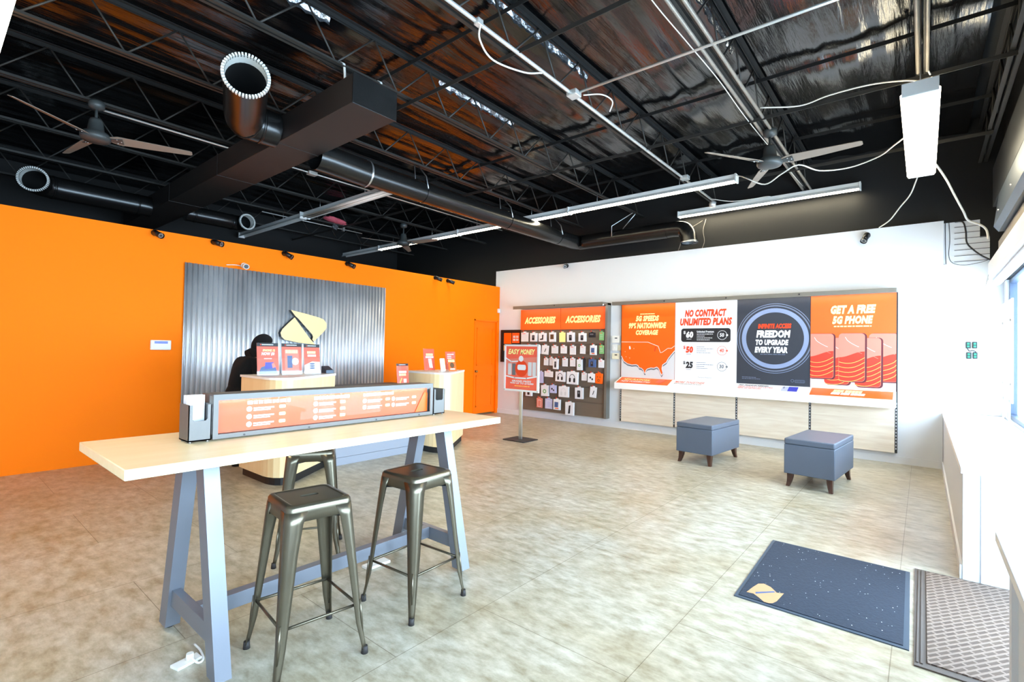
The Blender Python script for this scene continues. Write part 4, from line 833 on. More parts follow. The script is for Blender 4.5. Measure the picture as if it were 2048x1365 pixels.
def d4_(mb, M, wd, P):
    mb.rect(0.004, P(0, 0.998)[1], wd-0.004, P(0, 0.90)[1], M, 0.0005, M_pwhite)
    def phone(u0, u1, v0, v1, z, vs):
        cx, cy = (u0+u1)/2, (v0+v1)/2; hw, hh = (u1-u0)/2*wd, (v1-v0)/2*HZ; c = P(cx, cy); cl = lambda p: (min(max(p[0], 0.003), wd-0.003), p[1])
        mb.poly([cl(p) for p in rrect(c[0]+0.018, c[1]-0.006, hw+0.006, hh+0.010, 0.05, 5)], M, z, M_pmaroon)
        mb.poly([cl(p) for p in rrect(c[0], c[1], hw, hh, 0.045, 5)], M, z+0.0003, M_ppink)
        low = [p for p in rrect(c[0], c[1], hw-0.004, hh-0.004, 0.042, 5)]; L = P(0, vs+0.045)[1]; R = P(0, vs-0.02)[1]
        lower = [p for p in low if p[1] < c[1]]; x0, x1 = c[0]-hw+0.004, c[0]+hw-0.004
        wave = [(x0+(x1-x0)*k/10, L+(R-L)*(0.5-0.5*math.cos(PI*k/10))) for k in range(11)]
        mb.poly([cl(p) for p in lower+list(reversed(wave))], M, z+0.0006, M_pred2)
        for k in range(7):
            vb = vs+0.08+k*0.048; 
            if vb > v1-0.02: break
            pts = [cl((x0+(x1-x0)*q/8, P(0, vb+0.015+0.018*math.sin(PI*q/8)*1.2-0.05*(q/8)**2)[1])) for q in range(9)]; mb.strip(pts, 0.007, M, z+0.0009, M_pgold)
        for k in range(2):
            pts = [cl((x0+(x1-x0)*(0.25+0.12*k+0.6*q/8), P(0, v0+0.04+0.07*k+0.11*(q/8)**0.6)[1])) for q in range(8)]; mb.strip([p for p in pts if p[0] < x1], 0.006, M, z+0.0009, M_ppink if k else M_pwhite)
    phone(0.70, 1.02, 0.415, 0.905, 0.0012, 0.64); phone(0.54, 0.835, 0.46, 0.965, 0.0025, 0.66); phone(0.175, 0.475, 0.458, 0.952, 0.0025, 0.66)
    phone(0.35, 0.655, 0.412, 0.915, 0.0042, 0.62); phone(-0.03, 0.29, 0.415, 0.895, 0.0042, 0.62)
    tx(mb, 'GET A FREE', 0.25, 0.112, 0.777, 0.205, M, P, M_pyel, 0.065); tx(mb, '5G PHONE', 0.27, 0.225, 0.745, 0.313, M, P, M_pyel, 0.065)
    mb.words(P(0.291, 0)[0], P(0, 0.343)[1], P(0.727, 0)[0], P(0, 0.33)[1], M, 0.002, M_pyel)
poster(3, M_porange2, 'poster', 'orange poster with five red phones reading GET A FREE 5G PHONE', d4_)
# graphics on the sloped shelves
def slope(k): # origin lower left corner, v uphill
    return frame((8.5505, BAY[k], 0.905), (0, -1, 0), (0.27, 0, 0.105))
SL = math.hypot(0.27, 0.105)
def shelf_card(k, base, label, draw):
    mb = MB(); M = slope(k); wd = BAY[k]-BAY[k+1]; mb.prism([(0.03, 0.015), (wd-0.03, 0.015), (wd-0.03, SL-0.02), (0.03, SL-0.02)], M, 0.0005, 0.003, base); draw(mb, M, wd); o = mb.build('shelf_graphic', PF, True); o['label'] = label
def s1(mb, M, wd):
    mb.text('NEW PLATFORM', 0.12, 0.155, 0.64, 0.22, M, 0.0045, M_pyel, 0.03, 0.2); mb.text('NEW POSSIBILITIES', 0.10, 0.065, 0.68, 0.13, M, 0.0045, M_pwhite, 0.03, 0.2)
    mb.poly([(0.77, 0.1), (0.9, 0.1), (0.92, 0.24), (0.8, 0.24)], M, 0.004, M_pcoral); mb.strip([(0.86, 0.03), (0.94, 0.24)], 0.02, M, 0.0042, M_pred)
shelf_card(0, M_porange, 'orange sloped shelf graphic', s1)
def s2(mb, M, wd):
    mb.text('MORE TOGETHER', 0.05, 0.155, 0.56, 0.235, M, 0.0045, M_pcoral, 0.02, 0.25); mb.text('ADD A LINE AND SAVE ON PLANS', 0.05, 0.11, 0.53, 0.137, M, 0.0045, M_pblack, 0.03, 0.2)
    for x in (0.62, 0.73, 0.86):
        for q in range(4): mb.words(x, 0.1+0.035*q, x+0.06, 0.106+0.035*q, M, 0.0045, M_pgrey)
shelf_card(1, M_pwhite, 'white sloped shelf graphic reading MORE TOGETHER', s2)
def s3(mb, M, wd):
    mb.text('NO TRADE-IN NEEDED', 0.06, 0.20, 0.5, 0.245, M, 0.0045, M_pblack, 0.03, 0.2); mb.text('NEW GALAXY S23 ULTRA', 0.06, 0.145, 0.57, 0.185, M, 0.0045, M_pcoral, 0.015, 0.25); mb.text('NEW 5G NETWORK', 0.06, 0.085, 0.42, 0.13, M, 0.0045, M_pcoral, 0.015, 0.25)
    mb.rect(0.70, 0.08, 0.79, 0.25, M, 0.004, M_plilac); mb.rect(0.79, 0.08, 0.92, 0.25, M, 0.004, M_pblue); mb.poly(circle(0.725, 0.225, 0.013, 10), M, 0.0045, M_pblack); mb.poly(circle(0.725, 0.19, 0.013, 10), M, 0.0045, M_pblack)
shelf_card(2, M_pwhite, 'white sloped shelf graphic with a blue phone', s3)
def s4(mb, M, wd):
    for (x0, x1, y0, y1, m) in ((0.31, 0.44, 0.155, 0.235, M_pyel), (0.455, 0.66, 0.155, 0.235, M_pyel), (0.29, 0.40, 0.07, 0.145, M_pwhite), (0.41, 0.52, 0.07, 0.145, M_pwhite), (0.53, 0.70, 0.07, 0.145, M_pwhite)):
        n = max(3, int((x1-x0)/0.04)); 
        for q in range(n):
            a = x0+(x1-x0)*q/n; mb.poly([(a, y0), (a+(x1-x0)/n*0.9, y0), (a+(x1-x0)/n*0.9+0.012, y1), (a+0.012, y1)], M, 0.0045, m)
shelf_card(3, M_porange2, 'soft orange sloped shelf graphic', s4)

# ================================================================ floor sign
t = thing('floor_sign', 'tall floor standing sign with a red EASY MONEY poster by the accessory display', 'sign', (6.49, 5.16, 0), 0)
mb = MB(); mb.prism(rrect(0, 0, 0.2, 0.225, 0.02, 3), Matrix.Identity(4), 0, 0.012, M_dkgrey); mb.build('base_plate', t)
MB().bx((-0.012, -0.032, 0.012), (0.012, 0.032, 0.84), M_zinc, 0.003).build('pole', t)
mb = MB(); y0, y1, z0, z1, b = 0.365, -0.365, 0.805, 1.585, 0.03
for q in (((y1, z0), (y0, z0+b)), ((y1, z1-b), (y0, z1)), ((y1, z0+b), (y1+b, z1-b)), ((y0-b, z0+b), (y0, z1-b))): mb.bx((-0.025, q[0][0], q[0][1]), (0.012, q[1][0], q[1][1]), M_fixture)
mb.build('frame', t)
mb = MB(); mb.bx((-0.012, y1+b, z0+b), (0.004, y0-b, z1-b), M_pcoral); M = frame((-0.0125, y0-b, z0+b), (0, -1, 0), (0, 0, 1)); W_, H_ = 0.67, 0.72
mb.poly([(0.0, 0.24), (W_, 0.26), (W_, 0.55), (0.0, 0.50)], M, 0.0006, M_ppink)
for x in (0.05, 0.14): mb.rect(x, 0.235, x+0.075, 0.43, M, 0.001, M_pshadow if x > 0.1 else M_pgrey)
for x in (0.48, 0.57): mb.rect(x, 0.235, x+0.075, 0.46, M, 0.001, M_pgrey)
mb.poly(circle(0.34, 0.35, 0.135, 28), M, 0.0014, M_pred); mb.poly(rrect(0.345, 0.37, 0.09, 0.045, 0.03, 4), M, 0.0018, M_pwhite); mb.poly(circle(0.33, 0.515, 0.05, 16), M, 0.0016, M_pwhite)
mb.strip([(0.02, 0.215), (0.2, 0.19), (0.45, 0.19), (0.66, 0.23)], 0.025, M, 0.002, M_pwhite); mb.strip([(0.0, 0.52), (0.12, 0.46), (0.26, 0.47)], 0.02, M, 0.0018, M_pwhite)
mb.text('EASY', 0.05, 0.585, 0.3, 0.675, M, 0.003, M_pyel, 0.04, 0.25); mb.text('MONEY', 0.31, 0.585, 0.62, 0.675, M, 0.003, M_pyel, 0.04, 0.25)
mb.text('GRAND PRIZE', 0.14, 0.125, 0.55, 0.155, M, 0.003, M_pwhite, 0.04, 0.1); mb.text('WIN UP TO $10,000', 0.1, 0.085, 0.6, 0.118, M, 0.003, M_pwhite, 0.04, 0.1); mb.words(0.2, 0.05, 0.52, 0.065, M, 0.003, M_pgold); mb.words(0.15, 0.025, 0.54, 0.032, M, 0.003, M_ppink)
mb.build('poster', t)
mb = MB()
for yy in (y0-0.015, y1+0.015):
    for zz in (z0+0.015, z1-0.015): mb.cyl((-0.03, yy, zz), (-0.024, yy, zz), 0.006, M_dkgrey, 8)
mb.build('corner_screw', t)

# ================================================================ ottomans
def ottoman(loc, rz, label):
    t = thing('ottoman', label, 'ottoman', loc, rz, 'slate leatherette ottomans')
    hx, hy = 0.475, 0.25
    MB().bx((-hx, -hy, 0.145), (hx, hy, 0.4785), M_otto, 0.008).build('box', t)
    MB().bx((-hx, -hy, 0.4795), (hx, hy, 0.545), M_otto, 0.014).build('lid', t)
    for sx in (-1, 1):
        for sy in (-1, 1):
            mb = MB(); L = []
            for z, o_, wd in ((0.15, 0, 0.036), (0.10, 0.002, 0.033), (0.05, 0.012, 0.027), (0.0, 0.03, 0.022)):
                cx, cy = sx*(hx-0.06+o_), sy*(hy-0.055+o_*0.6); L.append([(cx-wd, cy-wd*0.8, z), (cx+wd, cy-wd*0.8, z), (cx+wd, cy+wd*0.8, z), (cx-wd, cy+wd*0.8, z)])
            mb.loft(L, M_wood_dk, True, True, False); mb.build('leg', t)
    return t
ot = ottoman((7.24, 2.345, 0), math.radians(-5), 'blue grey ottoman at the left, in front of the white price poster')
dup(ot, (6.87, 0.94, 0), math.radians(-5), 'blue grey ottoman at the right, in front of the orange phone poster')

# ================================================================ door mats
t = thing('carpet_mat', 'dark blue grey carpet mat with a tan logo on the floor', 'mat', (3.87, 0.48, 0))
mb = MB(); mb.prism([(3.28, 0.05), (4.46, 0.066), (4.462, 0.928), (3.281, 0.897)], Matrix.Identity(4), 0, 0.006, M_matedge); mb.build('rubber_edge', t, True)
mb = MB(); mb.prism([(3.305, 0.075), (4.44, 0.09), (4.44, 0.905), (3.305, 0.875)], Matrix.Identity(4), 0.006, 0.010, M_matblue)
rng = random.Random(2)
for k in range(90):
    x, y = rng.uniform(3.33, 4.42), rng.uniform(0.1, 0.88); r = rng.uniform(0.0015, 0.004); mb.poly([(x+r*math.cos(a), y+r*math.sin(a)) for a in (0, 1.6, 3.1, 4.7)], Matrix.Identity(4), 0.0106, M_speck)
mb.build('carpet', t, True)
mb = MB(); mb.poly([(3.367, 0.847), (3.464, 0.834), (3.539, 0.82), (3.565, 0.791), (3.543, 0.746), (3.485, 0.7), (3.506, 0.664), (3.366, 0.676), (3.324, 0.689), (3.308, 0.706), (3.305, 0.732), (3.34, 0.767), (3.375, 0.809)], Matrix.Identity(4), 0.0108, M_tan)
mb.poly([(3.404, 0.805), (3.495, 0.719), (3.483, 0.708), (3.382, 0.797)], Matrix.Identity(4), 0.0112, M_pslate); lg = mb.build('logo', t, True); lg['label'] = 'tan two lobed logo'
t = thing('lattice_mat', 'brown lattice door mat in front of the entrance between the window ledges', 'mat', (3.85, -0.35, 0))
mb = MB(); mb.prism([(3.14, 0.03), (4.56, 0.042), (4.558, -0.74), (3.14, -0.74)], Matrix.Identity(4), 0, 0.008, M_treadedge)
mb.bx((3.17, -0.004, 0.008), (4.53, 0.006, 0.013), M_treadedge); mb.bx((3.17, 0.014, 0.008), (4.53, 0.022, 0.013), M_treadedge); mb.build('border', t, True)
MB().bx((3.19, -0.72, 0.008), (4.53, -0.02, 0.014), M_tread).build('lattice', t, True)

# ================================================================ high table
t = thing('high_table', 'long pale wood high table on grey steel A frame legs', 'table', (1.6, 2.69, 0))
TX_0, TX_1, TY_0, TY_1, TZ = 0.517, 2.662, 2.298, 3.09, 1.02
MB().bx((TX_0, TY_0, TZ-0.042), (TX_1, TY_1, TZ), M_table, 0.004).build('tabletop', t, True)
CY = 2.735
for x in (0.905, 2.40):
    for s in (-1, 1):
        mb = MB(); L = []
        for z, yy in ((0.02, CY+s*0.335), (0.978, CY+s*0.115)):
            L.append([(x-0.034, yy-0.048, z), (x+0.034, yy-0.048, z), (x+0.034, yy+0.048, z), (x-0.034, yy+0.048, z)])
        mb.loft(L, M_leg, True, True, False)
        lg = mb.build('leg', t, True)
        m2 = MB()
        for q in (-0.0,): m2.cyl((x+q, CY+s*0.335, 0.0), (x+q, CY+s*0.335, 0.02), 0.018, M_rubber, 12)
        m2.bm.transform(Matrix.Translation((-1.6, -2.69, 0))); m2.build('levelling_foot', lg)
    MB().bx((x-0.02, CY-0.27, 0.14), (x+0.02, CY+0.27, 0.225), M_leg, 0.002).build('cross_rail', t, True)
MB().bx((0.925, CY-0.03, 0.15), (2.38, CY+0.03, 0.225), M_leg, 0.002).build('stretcher', t, True)
MB().bx((0.86, CY-0.2, 0.962), (2.45, CY+0.2, 0.978), M_dkgrey).build('under_frame', t, True)
# illuminated display box on the table
t = thing('light_box_display', 'long pewter display box with a lit orange panel on the high table', 'display', (1.66, 2.77, TZ))
BX0, BX1, BY0, BY1, BZ0, BZ1 = 0.952, 2.372, 2.695, 2.84, TZ, 1.248
mb = MB(); mb.bx((BX0, BY0+0.045, BZ0+0.012), (BX1, BY1, BZ1-0.006), M_box); mb.bx((BX0+0.001, BY0+0.003, BZ1-0.008), (BX1-0.001, BY1, BZ1-0.001), M_box); mb.bx((BX0+0.001, BY0+0.003, BZ0+0.009), (BX1-0.001, BY0+0.05, BZ0+0.028), M_box); mb.build('housing', t, True)
mb = MB()
for a, b_ in (((BX0, BZ0+0.008), (BX0+0.024, BZ1)), ((BX1-0.024, BZ0+0.008), (BX1, BZ1)), ((BX0+0.024, BZ1-0.03), (BX1-0.024, BZ1)), ((BX0+0.024, BZ0+0.008), (BX1-0.024, BZ0+0.03))): mb.bx((a[0], BY0-0.006, a[1]), (b_[0], BY0+0.002, b_[1]), M_box)
for x in (1.1, 1.45, 1.9, 2.25): mb.cyl((x, BY0-0.008, BZ0+0.016), (x, BY0-0.004, BZ0+0.016), 0.005, M_black_pl, 8)
mb.build('front_frame', t, True)
mb = MB(); Mp = frame((BX0+0.024, BY0+0.030, BZ0+0.03), (1, 0, 0), (0, 0.0, 1)); PWD, PH = BX1-BX0-0.048, BZ1-BZ0-0.06
mb.prism([(0, 0), (PWD, 0), (PWD, PH), (0, PH)], Mp, -0.004, 0, mat('printed_coral_panel', (206, 84, 40), 0.5, var=0.02))
rng = random.Random(4)
for (x, rows_) in ((0.16, (0.105, 0.065, 0.025)), (0.53, (0.105, 0.065, 0.025)), (0.86, (0.10, 0.06)), (1.08, (0.10, 0.06))):
    for v in rows_:
        mb.poly(circle(x, v+0.006, 0.014, 14), Mp, 0.0012, M_pwhite); mb.words(x+0.022, v+0.004, x+0.13, v+0.012, Mp, 0.0012, M_pwhite, rng); mb.words(x+0.022, v-0.006, x+0.11, v, Mp, 0.0012, M_pwhite, rng); mb.poly(rrect(x+0.175, v+0.008, 0.018, 0.009, 0.006, 3), Mp, 0.0012, M_pyel)
    if x < 1.0: mb.words(x-0.01, 0.135, x+0.22, 0.153, Mp, 0.0012, M_pwhite, rng)
g = mb.build('graphic_panel', t, True); g['label'] = 'orange printed price panel'
MB().bx((BX0+0.03, BY0+0.004, BZ1-0.026), (BX1-0.03, BY0+0.022, BZ1-0.012), mat('lit_box_lamp_strip', (255, 255, 255), 0.4, var=0, emit=((1.0, 0.93, 0.82), 5.0))).build('lamp_strip', t, True)
mb = MB(); mb.poly([(BX0+0.024, 0), (BX1-0.024, 0), (BX1-0.024, PH), (BX0+0.024, PH)], frame((0, BY0, BZ0+0.03), (1, 0, 0), (0, 0, 1)), 0, glass_mat('thin_clear_cover', (0.97, 0.98, 0.98), 0.015)); mb.build('clear_cover', t, True)
mb = MB(); mb.poly([(PWD-0.11, 0.0), (PWD-0.001, 0.004), (PWD-0.001, 0.13), (PWD-0.03, PH-0.03)], Mp, 0.006, M_porange); mb.build('curled_paper', t, True)
def holder(x0, x1, label, zt):
    t = thing('brochure_holder', label, 'brochure holder', ((x0+x1)/2, 2.75, TZ), 0, 'pewter brochure holders on the high table')
    mb = MB(); y0, y1, th = 2.69, 2.815, 0.004; c = (x0+x1)/2; w_ = (x1-x0)
    mb.bx((x0, y1-th, TZ+0.008), (x1, y1, zt), M_box); mb.bx((x0, y0, TZ+0.008), (x0+th, y1-th, zt), M_box); mb.bx((x1-th, y0, TZ+0.008), (x1, y1-th, zt), M_box); mb.bx((x0, y0, TZ+0.008), (x1, y1, TZ+0.014), M_box)
    F = frame((c, y0, TZ+0.008), (1, 0, 0), (0, 0, 1)); h = zt-TZ-0.008; hw = w_/2; sw = hw*0.66
    mb.prism([(-hw, 0), (hw, 0), (hw, h*0.99), (sw, h*0.99), (sw, h*0.6), (sw-0.008, h*0.55), (-sw+0.008, h*0.55), (-sw, h*0.6), (-sw, h*0.99), (-hw, h*0.99)], F, -th, 0, M_box); mb.build('holder_body', t, True)
    mb = MB()
    for x in (x0+0.012, x1-0.012):
        for y in (y0+0.012, y1-0.012): mb.cyl((x, y, TZ), (x, y, TZ+0.008), 0.006, M_zinc, 8)
    mb.build('foot', t, True); return t
holder(0.846, 0.945, 'pewter brochure holder with white cards at the left end of the display box', 1.205)
holder(2.382, 2.487, 'empty pewter brochure holder at the right end of the display box', 1.205)
mb = MB(); mb.bx((0.856, 2.755, 1.045), (0.935, 2.80, 1.245), M_pwhite)
rng = random.Random(8)
for q in range(3): mb.words(-0.032, 0.005+q*0.012, 0.03, 0.009+q*0.012, on_y(0.895, 2.755, 1.205), 0.0006, M_pgrey, rng)
tag(mb.build('card_stack'), 'stack of white printed cards in the left brochure holder', 'cards')

# ================================================================ metal stools
def stool(loc, rz, label):
    t = thing('metal_stool', label, 'stool', loc, rz, 'gunmetal stools at the high table')
    H = 0.765; mb = MB()
    def rl(h, r, z): return [(p[0], p[1], z) for p in rrect(0, 0, h, h, r, 6)]
    slot = [(p[0], p[1], H-0.0025) for p in rrect(0, 0, 0.045, 0.015, 0.0149, 6)]; slot2 = [(p[0], p[1], H-0.02) for p in slot]
    rim = [rl(0.138, 0.032, H), rl(0.148, 0.036, H-0.002), rl(0.155, 0.04, H-0.012), rl(0.160, 0.043, H-0.075), rl(0.156, 0.043, H-0.076), rl(0.150, 0.04, H-0.018)]
    mb.loft([slot2, slot], M_stool, False, False, False); mb.loft([slot, rl(0.124, 0.022, H-0.0025)], M_stool, False, False, False)
    mb.loft([rl(0.124, 0.022, H-0.0025), rl(0.131, 0.028, H)], M_stool, False, False, False); mb.loft([rl(0.131, 0.028, H)]+rim, M_stool, False, False, True)
    mb.build('seat', t)
    MB().box((0, 0, H-0.035), (0.25, 0.25, 0.003), M_rubber).build('slot_shade_plate', t)  # added dark plate, stands in for the shade seen through the seat slot
    for k in range(4):
        R = Matrix.Rotation(k*PI/2, 3, 'Z'); mb = MB(); loops = []
        for z, cpos, wd in ((H-0.03, 0.158, 0.092), (H-0.085, 0.163, 0.075), (0.55, 0.172, 0.060), (0.3, 0.190, 0.044), (0.15, 0.200, 0.034), (0.06, 0.212, 0.026), (0.015, 0.218, 0.022)):
            r = min(0.04, wd*0.55); out = [(cpos-wd, cpos)] + [(cpos-r+r*math.sin(a*PI/12), cpos-r+r*math.cos(a*PI/12)) for a in range(7)] + [(cpos, cpos-wd)]
            e = 0.004; inn = [(cpos-e, cpos-wd)] + [(cpos-r+(r-e)*math.cos(a*PI/12), cpos-r+(r-e)*math.sin(a*PI/12)) for a in range(7)] + [(cpos-wd, cpos-e)]
            loops.append([R @ Vector((p[0], p[1], z)) for p in out+inn])
        mb.loft(loops, M_stool, True, True, True)
        p0 = R @ Vector((0.192, 0.192, 0.26)); p1 = R @ Vector((0.204, 0.204, 0.09)); dd = (R @ Vector((1, 1, 0))).normalized()*-0.006
        mb.tube([p0+dd, (p0+p1)/2+dd, p1+dd], [0.004, 0.007, 0.004], M_stool, 8)
        lg = mb.build('leg', t)
        c = R @ Vector((0.208, 0.208, 0.0)); mb = MB(); mb.tube([c, c+Vector((0, 0, 0.035))], [0.017, 0.014], M_rubber, 10); mb.build('foot_cap', lg)
        a = R @ Vector((0.185, 0.178, 0.235)); b = R @ Vector((-0.185, 0.178, 0.235)); mb = MB(); mb.tube([a, b], 0.007, M_stool, 8); mb.build('footrest_bar', t)
    mb = MB()
    for s in (-1, 1): mb.tube([(-0.15, -0.15*s, H-0.095), (0.15, 0.15*s, H-0.095)], 0.006, M_dkgrey, 6)
    mb.build('cross_brace', t); return t
s0 = stool((1.27, 2.335, 0), math.radians(-7), 'gunmetal stool at the near left, closest to the camera')
dup(s0, (1.955, 2.345, 0), math.radians(3), 'gunmetal stool at the near right corner of the high table')
dup(s0, (1.87, 3.42, 0), math.radians(-32), 'gunmetal stool on the far side under the high table')
# floor outlet and cord by the near table leg
t = thing('floor_outlet', 'white floor outlet with a plug beside the near table leg', 'outlet', (0.86, 2.65, 0))
mb = MB(); mb.prism([(-0.065, 0.02), (-0.05, -0.035), (0.055, -0.012), (0.05, 0.04)], Matrix.Translation((0.86, 2.65, 0)), 0, 0.012, M_white_pl); mb.build('plate', t, True)
mb = MB(); mb.tube([(0.87, 2.655, 0.012), (0.87, 2.655, 0.04)], [0.017, 0.015], M_white_pl, 12); mb.build('plug', t, True)
mb = MB(); mb.tube(smooth_path([(0.87, 2.655, 0.03), (0.875, 2.62, 0.02), (0.89, 2.60, 0.008), (0.915, 2.62, 0.007), (0.93, 2.7, 0.007), (0.93, 2.78, 0.007)], 6), 0.005, M_white_pl, 8); mb.build('cord', t, True)
mb = MB(); mb.bx((1.98, 2.85, 0), (2.16, 2.93, 0.018), M_white_pl, 0.004); tag(mb.build('power_strip'), 'white power strip on the floor under the right end of the high table', 'power strip')

# ================================================================ service counters
def pod(dx, label):
    t = thing('service_counter', label, 'counter', (2.9+dx, 5.7, 0), 0, 'maple service counters')
    r = 0.2; pts = [(0.0, 0.86), (0.0, 0.28)] + [(0.22-0.22*math.cos(a*PI/12*0.68), 0.20-0.17*math.sin(a*PI/12*0.68)) for a in range(0, 13, 2)][1:]
    pts = [(0.0, 0.86), (0.0, 0.25), (0.012, 0.17), (0.04, 0.10), (0.085, 0.05), (0.14, 0.028), (0.20, 0.038), (0.26, 0.07), (1.03, 0.60), (0.88, 0.86)]
    P = list(reversed(pts)); M = Matrix.Translation((2.43+dx-(2.9+dx), 5.20-5.7, 0))
    sc = lambda q, k: [((p[0]-0.45)*k+0.45, (p[1]-0.48)*k+0.48) for p in q]
    MB().prism(sc(P, 0.93), M, 0.0, 0.09, M_kick).build('plinth', t)
    mb = MB(); mb.prism(P, M, 0.09, 1.125, M_counter); 
    for f_ in mb.bm.faces: f_.smooth = False
    mb.build('body', t)
    MB().prism(sc(P, 1.025), M, 1.125, 1.15, M_shelf).build('countertop', t)
    return t
pod(0.0, 'maple curved service counter at the left, in front of the corrugated panel')
pod(2.32, 'maple curved service counter at the right, nearest the orange door')
t = thing('service_desk', 'low grey desk joining the two maple counters', 'desk', (4.1, 5.9, 0))
MB().bx((3.31, 5.64, 0.10), (4.735, 5.68, 0.93), M_desk).build('front_panel', t, True)
MB().bx((3.31, 5.645, 0.0), (4.735, 5.675, 0.095), M_desk).build('plinth', t, True)
MB().bx((3.50, 5.62, 0.93), (4.725, 6.32, 0.96), M_kick, 0.004).build('worktop', t, True)
mb = MB(); mb.bx((3.52, 5.68, 0.0), (3.56, 6.28, 0.93), M_desk); mb.bx((4.66, 5.68, 0.0), (4.70, 6.28, 0.93), M_desk); mb.build('side_panel', t, True)
def acrylic_sign(label, x0, x1, y, z0, z1, rz, draw, hdr=True, base=M_pcoral, grp='clear stand up signs on the counters'):
    w_, h = x1-x0, z1-z0; t = thing('counter_sign', label, 'sign', ((x0+x1)/2, y, z0), rz, grp)
    lean = 0.12; F = frame((-w_/2, 0, 0.003), (1, 0, 0), (0, lean, 1)); hh = h/math.cos(math.atan(lean))-0.004
    mb = MB(); mb.prism([(0, 0), (w_, 0), (w_, hh), (0, hh)], F, -0.001, 0.002, M_pclear); mb.bx((-w_/2, 0, 0), (w_/2, 0.09, 0.003), M_pclear); mb.build('acrylic_holder', t)
    mb = MB(); mb.prism([(0.006, 0.012), (w_-0.006, 0.012), (w_-0.006, hh-0.004), (0.006, hh-0.004)], F, -0.003, -0.0015, base)
    if hdr: mb.rect(0.006, hh*0.885, w_-0.006, hh-0.004, F, -0.001, M_pblack); mb.words(w_*0.25, hh*0.925, w_*0.75, hh*0.95, F, -0.0005, M_pwhite, random.Random(3)); mb.poly(circle(w_*0.2, hh*0.937, w_*0.03, 10), F, -0.0005, M_pred)
    draw(mb, F, w_, hh); mb.build('insert_card', t); return t
Zf = -0.0006
def c1(mb, F, w_, h):
    mb.text('IPHONE 12', w_*0.28, h*0.73, w_*0.82, h*0.80, F, Zf, M_pyel, 0.04, 0.15); mb.text('NOW $0', w_*0.22, h*0.6, w_*0.8, h*0.71, F, Zf, M_pwhite, 0.05, 0.2); mb.words(w_*0.33, h*0.5, w_*0.67, h*0.525, F, Zf, M_pwhite, random.Random(1))
    mb.poly([(w_*0.04, h*0.04), (w_*0.96, h*0.04), (w_*0.8, h*0.27), (w_*0.6, h*0.3), (w_*0.4, h*0.3), (w_*0.2, h*0.25)], F, -0.0012, M_pslate); mb.poly([(w_*0.35, h*0.2), (w_*0.85, h*0.22), (w_*0.75, h*0.4), (w_*0.38, h*0.4)], F, -0.0009, M_pblue); mb.poly([(w_*0.7, h*0.22), (w_*0.85, h*0.25), (w_*0.76, h*0.38), (w_*0.66, h*0.36)], F, -0.0006, M_ppink)
acrylic_sign('clear sign reading NOW $0 with dark phones, leftmost on the left counter', 2.456, 2.709, 5.72, 1.15, 1.525, 0.0, c1)
def c2(mb, F, w_, h):
    mb.poly(rrect(w_*0.5, h*0.45, w_*0.34, h*0.36, 0.02, 4), F, -0.0012, M_ppink); mb.words(w_*0.2, h*0.68, w_*0.8, h*0.78, F, Zf, M_pyel, random.Random(2)); mb.rect(w_*0.28, h*0.22, w_*0.52, h*0.6, F, -0.0009, M_pslate); mb.poly(circle(w_*0.66, h*0.42, w_*0.17, 20), F, -0.0009, M_pwhite)
acrylic_sign('clear sign with a dark blue phone, middle of the three on the left counter', 2.737, 2.985, 5.72, 1.15, 1.525, 0.0, c2)
def c3(mb, F, w_, h):
    mb.poly([(w_*0.04, h*0.04), (w_*0.96, h*0.04), (w_*0.96, h*0.40), (w_*0.5, h*0.42), (w_*0.04, h*0.30)], F, -0.0012, M_pwhite); mb.words(w_*0.22, h*0.68, w_*0.72, h*0.76, F, Zf, M_pyel, random.Random(5)); mb.words(w_*0.24, h*0.58, w_*0.74, h*0.65, F, Zf, M_pwhite, random.Random(6))
    for q in range(3): mb.poly([(w_*(0.5+0.16*math.cos(a*PI/8)), h*(0.34-0.07*q+0.025*math.sin(a*PI/8))) for a in range(16)], F, -0.0009, M_pslate)
acrylic_sign('clear sign with stacked blue discs, rightmost of the three on the left counter', 3.01, 3.225, 5.73, 1.15, 1.52, 0.0, c3)
def c4(mb, F, w_, h): mb.words(w_*0.2, h*0.55, w_*0.8, h*0.65, F, Zf, M_pwhite, random.Random(7)); mb.words(w_*0.2, h*0.42, w_*0.75, h*0.52, F, Zf, M_pyel, random.Random(8)); mb.rect(w_*0.55, h*0.1, w_*0.78, h*0.28, F, Zf, M_pwhite); mb.strip([(w_*0.25, h*0.1), (w_*0.4, h*0.3)], w_*0.08, F, Zf, M_pgold)
acrylic_sign('red clear sign with a black top band on the grey desk', 4.40, 4.62, 5.75, 0.96, 1.27, 0.0, c4)
def c5(mb, F, w_, h): mb.words(w_*0.25, h*0.68, w_*0.85, h*0.78, F, Zf, M_pyel, random.Random(9)); mb.words(w_*0.2, h*0.58, w_*0.9, h*0.66, F, Zf, M_pwhite, random.Random(10)); mb.poly([(w_*0.5, h*0.15), (w_*0.8, h*0.13), (w_*0.7, h*0.55), (w_*0.42, h*0.55)], F, Zf, M_pwhite)
acrylic_sign('taller clear red sign at the left of the right counter', 4.86, 5.09, 5.72, 1.15, 1.49, 0.05, c5, False)
def c6(mb, F, w_, h):
    for v in (0.82, 0.72, 0.62, 0.5, 0.36): mb.words(w_*0.2, h*v, w_*(0.85 if v in (0.82, 0.36) else 0.6), h*(v+0.05), F, Zf, M_pwhite, random.Random(int(v*100)))
acrylic_sign('clear red sign with white text lines at the right end of the right counter', 5.36, 5.58, 5.78, 1.15, 1.45, 0.0, c6, False)
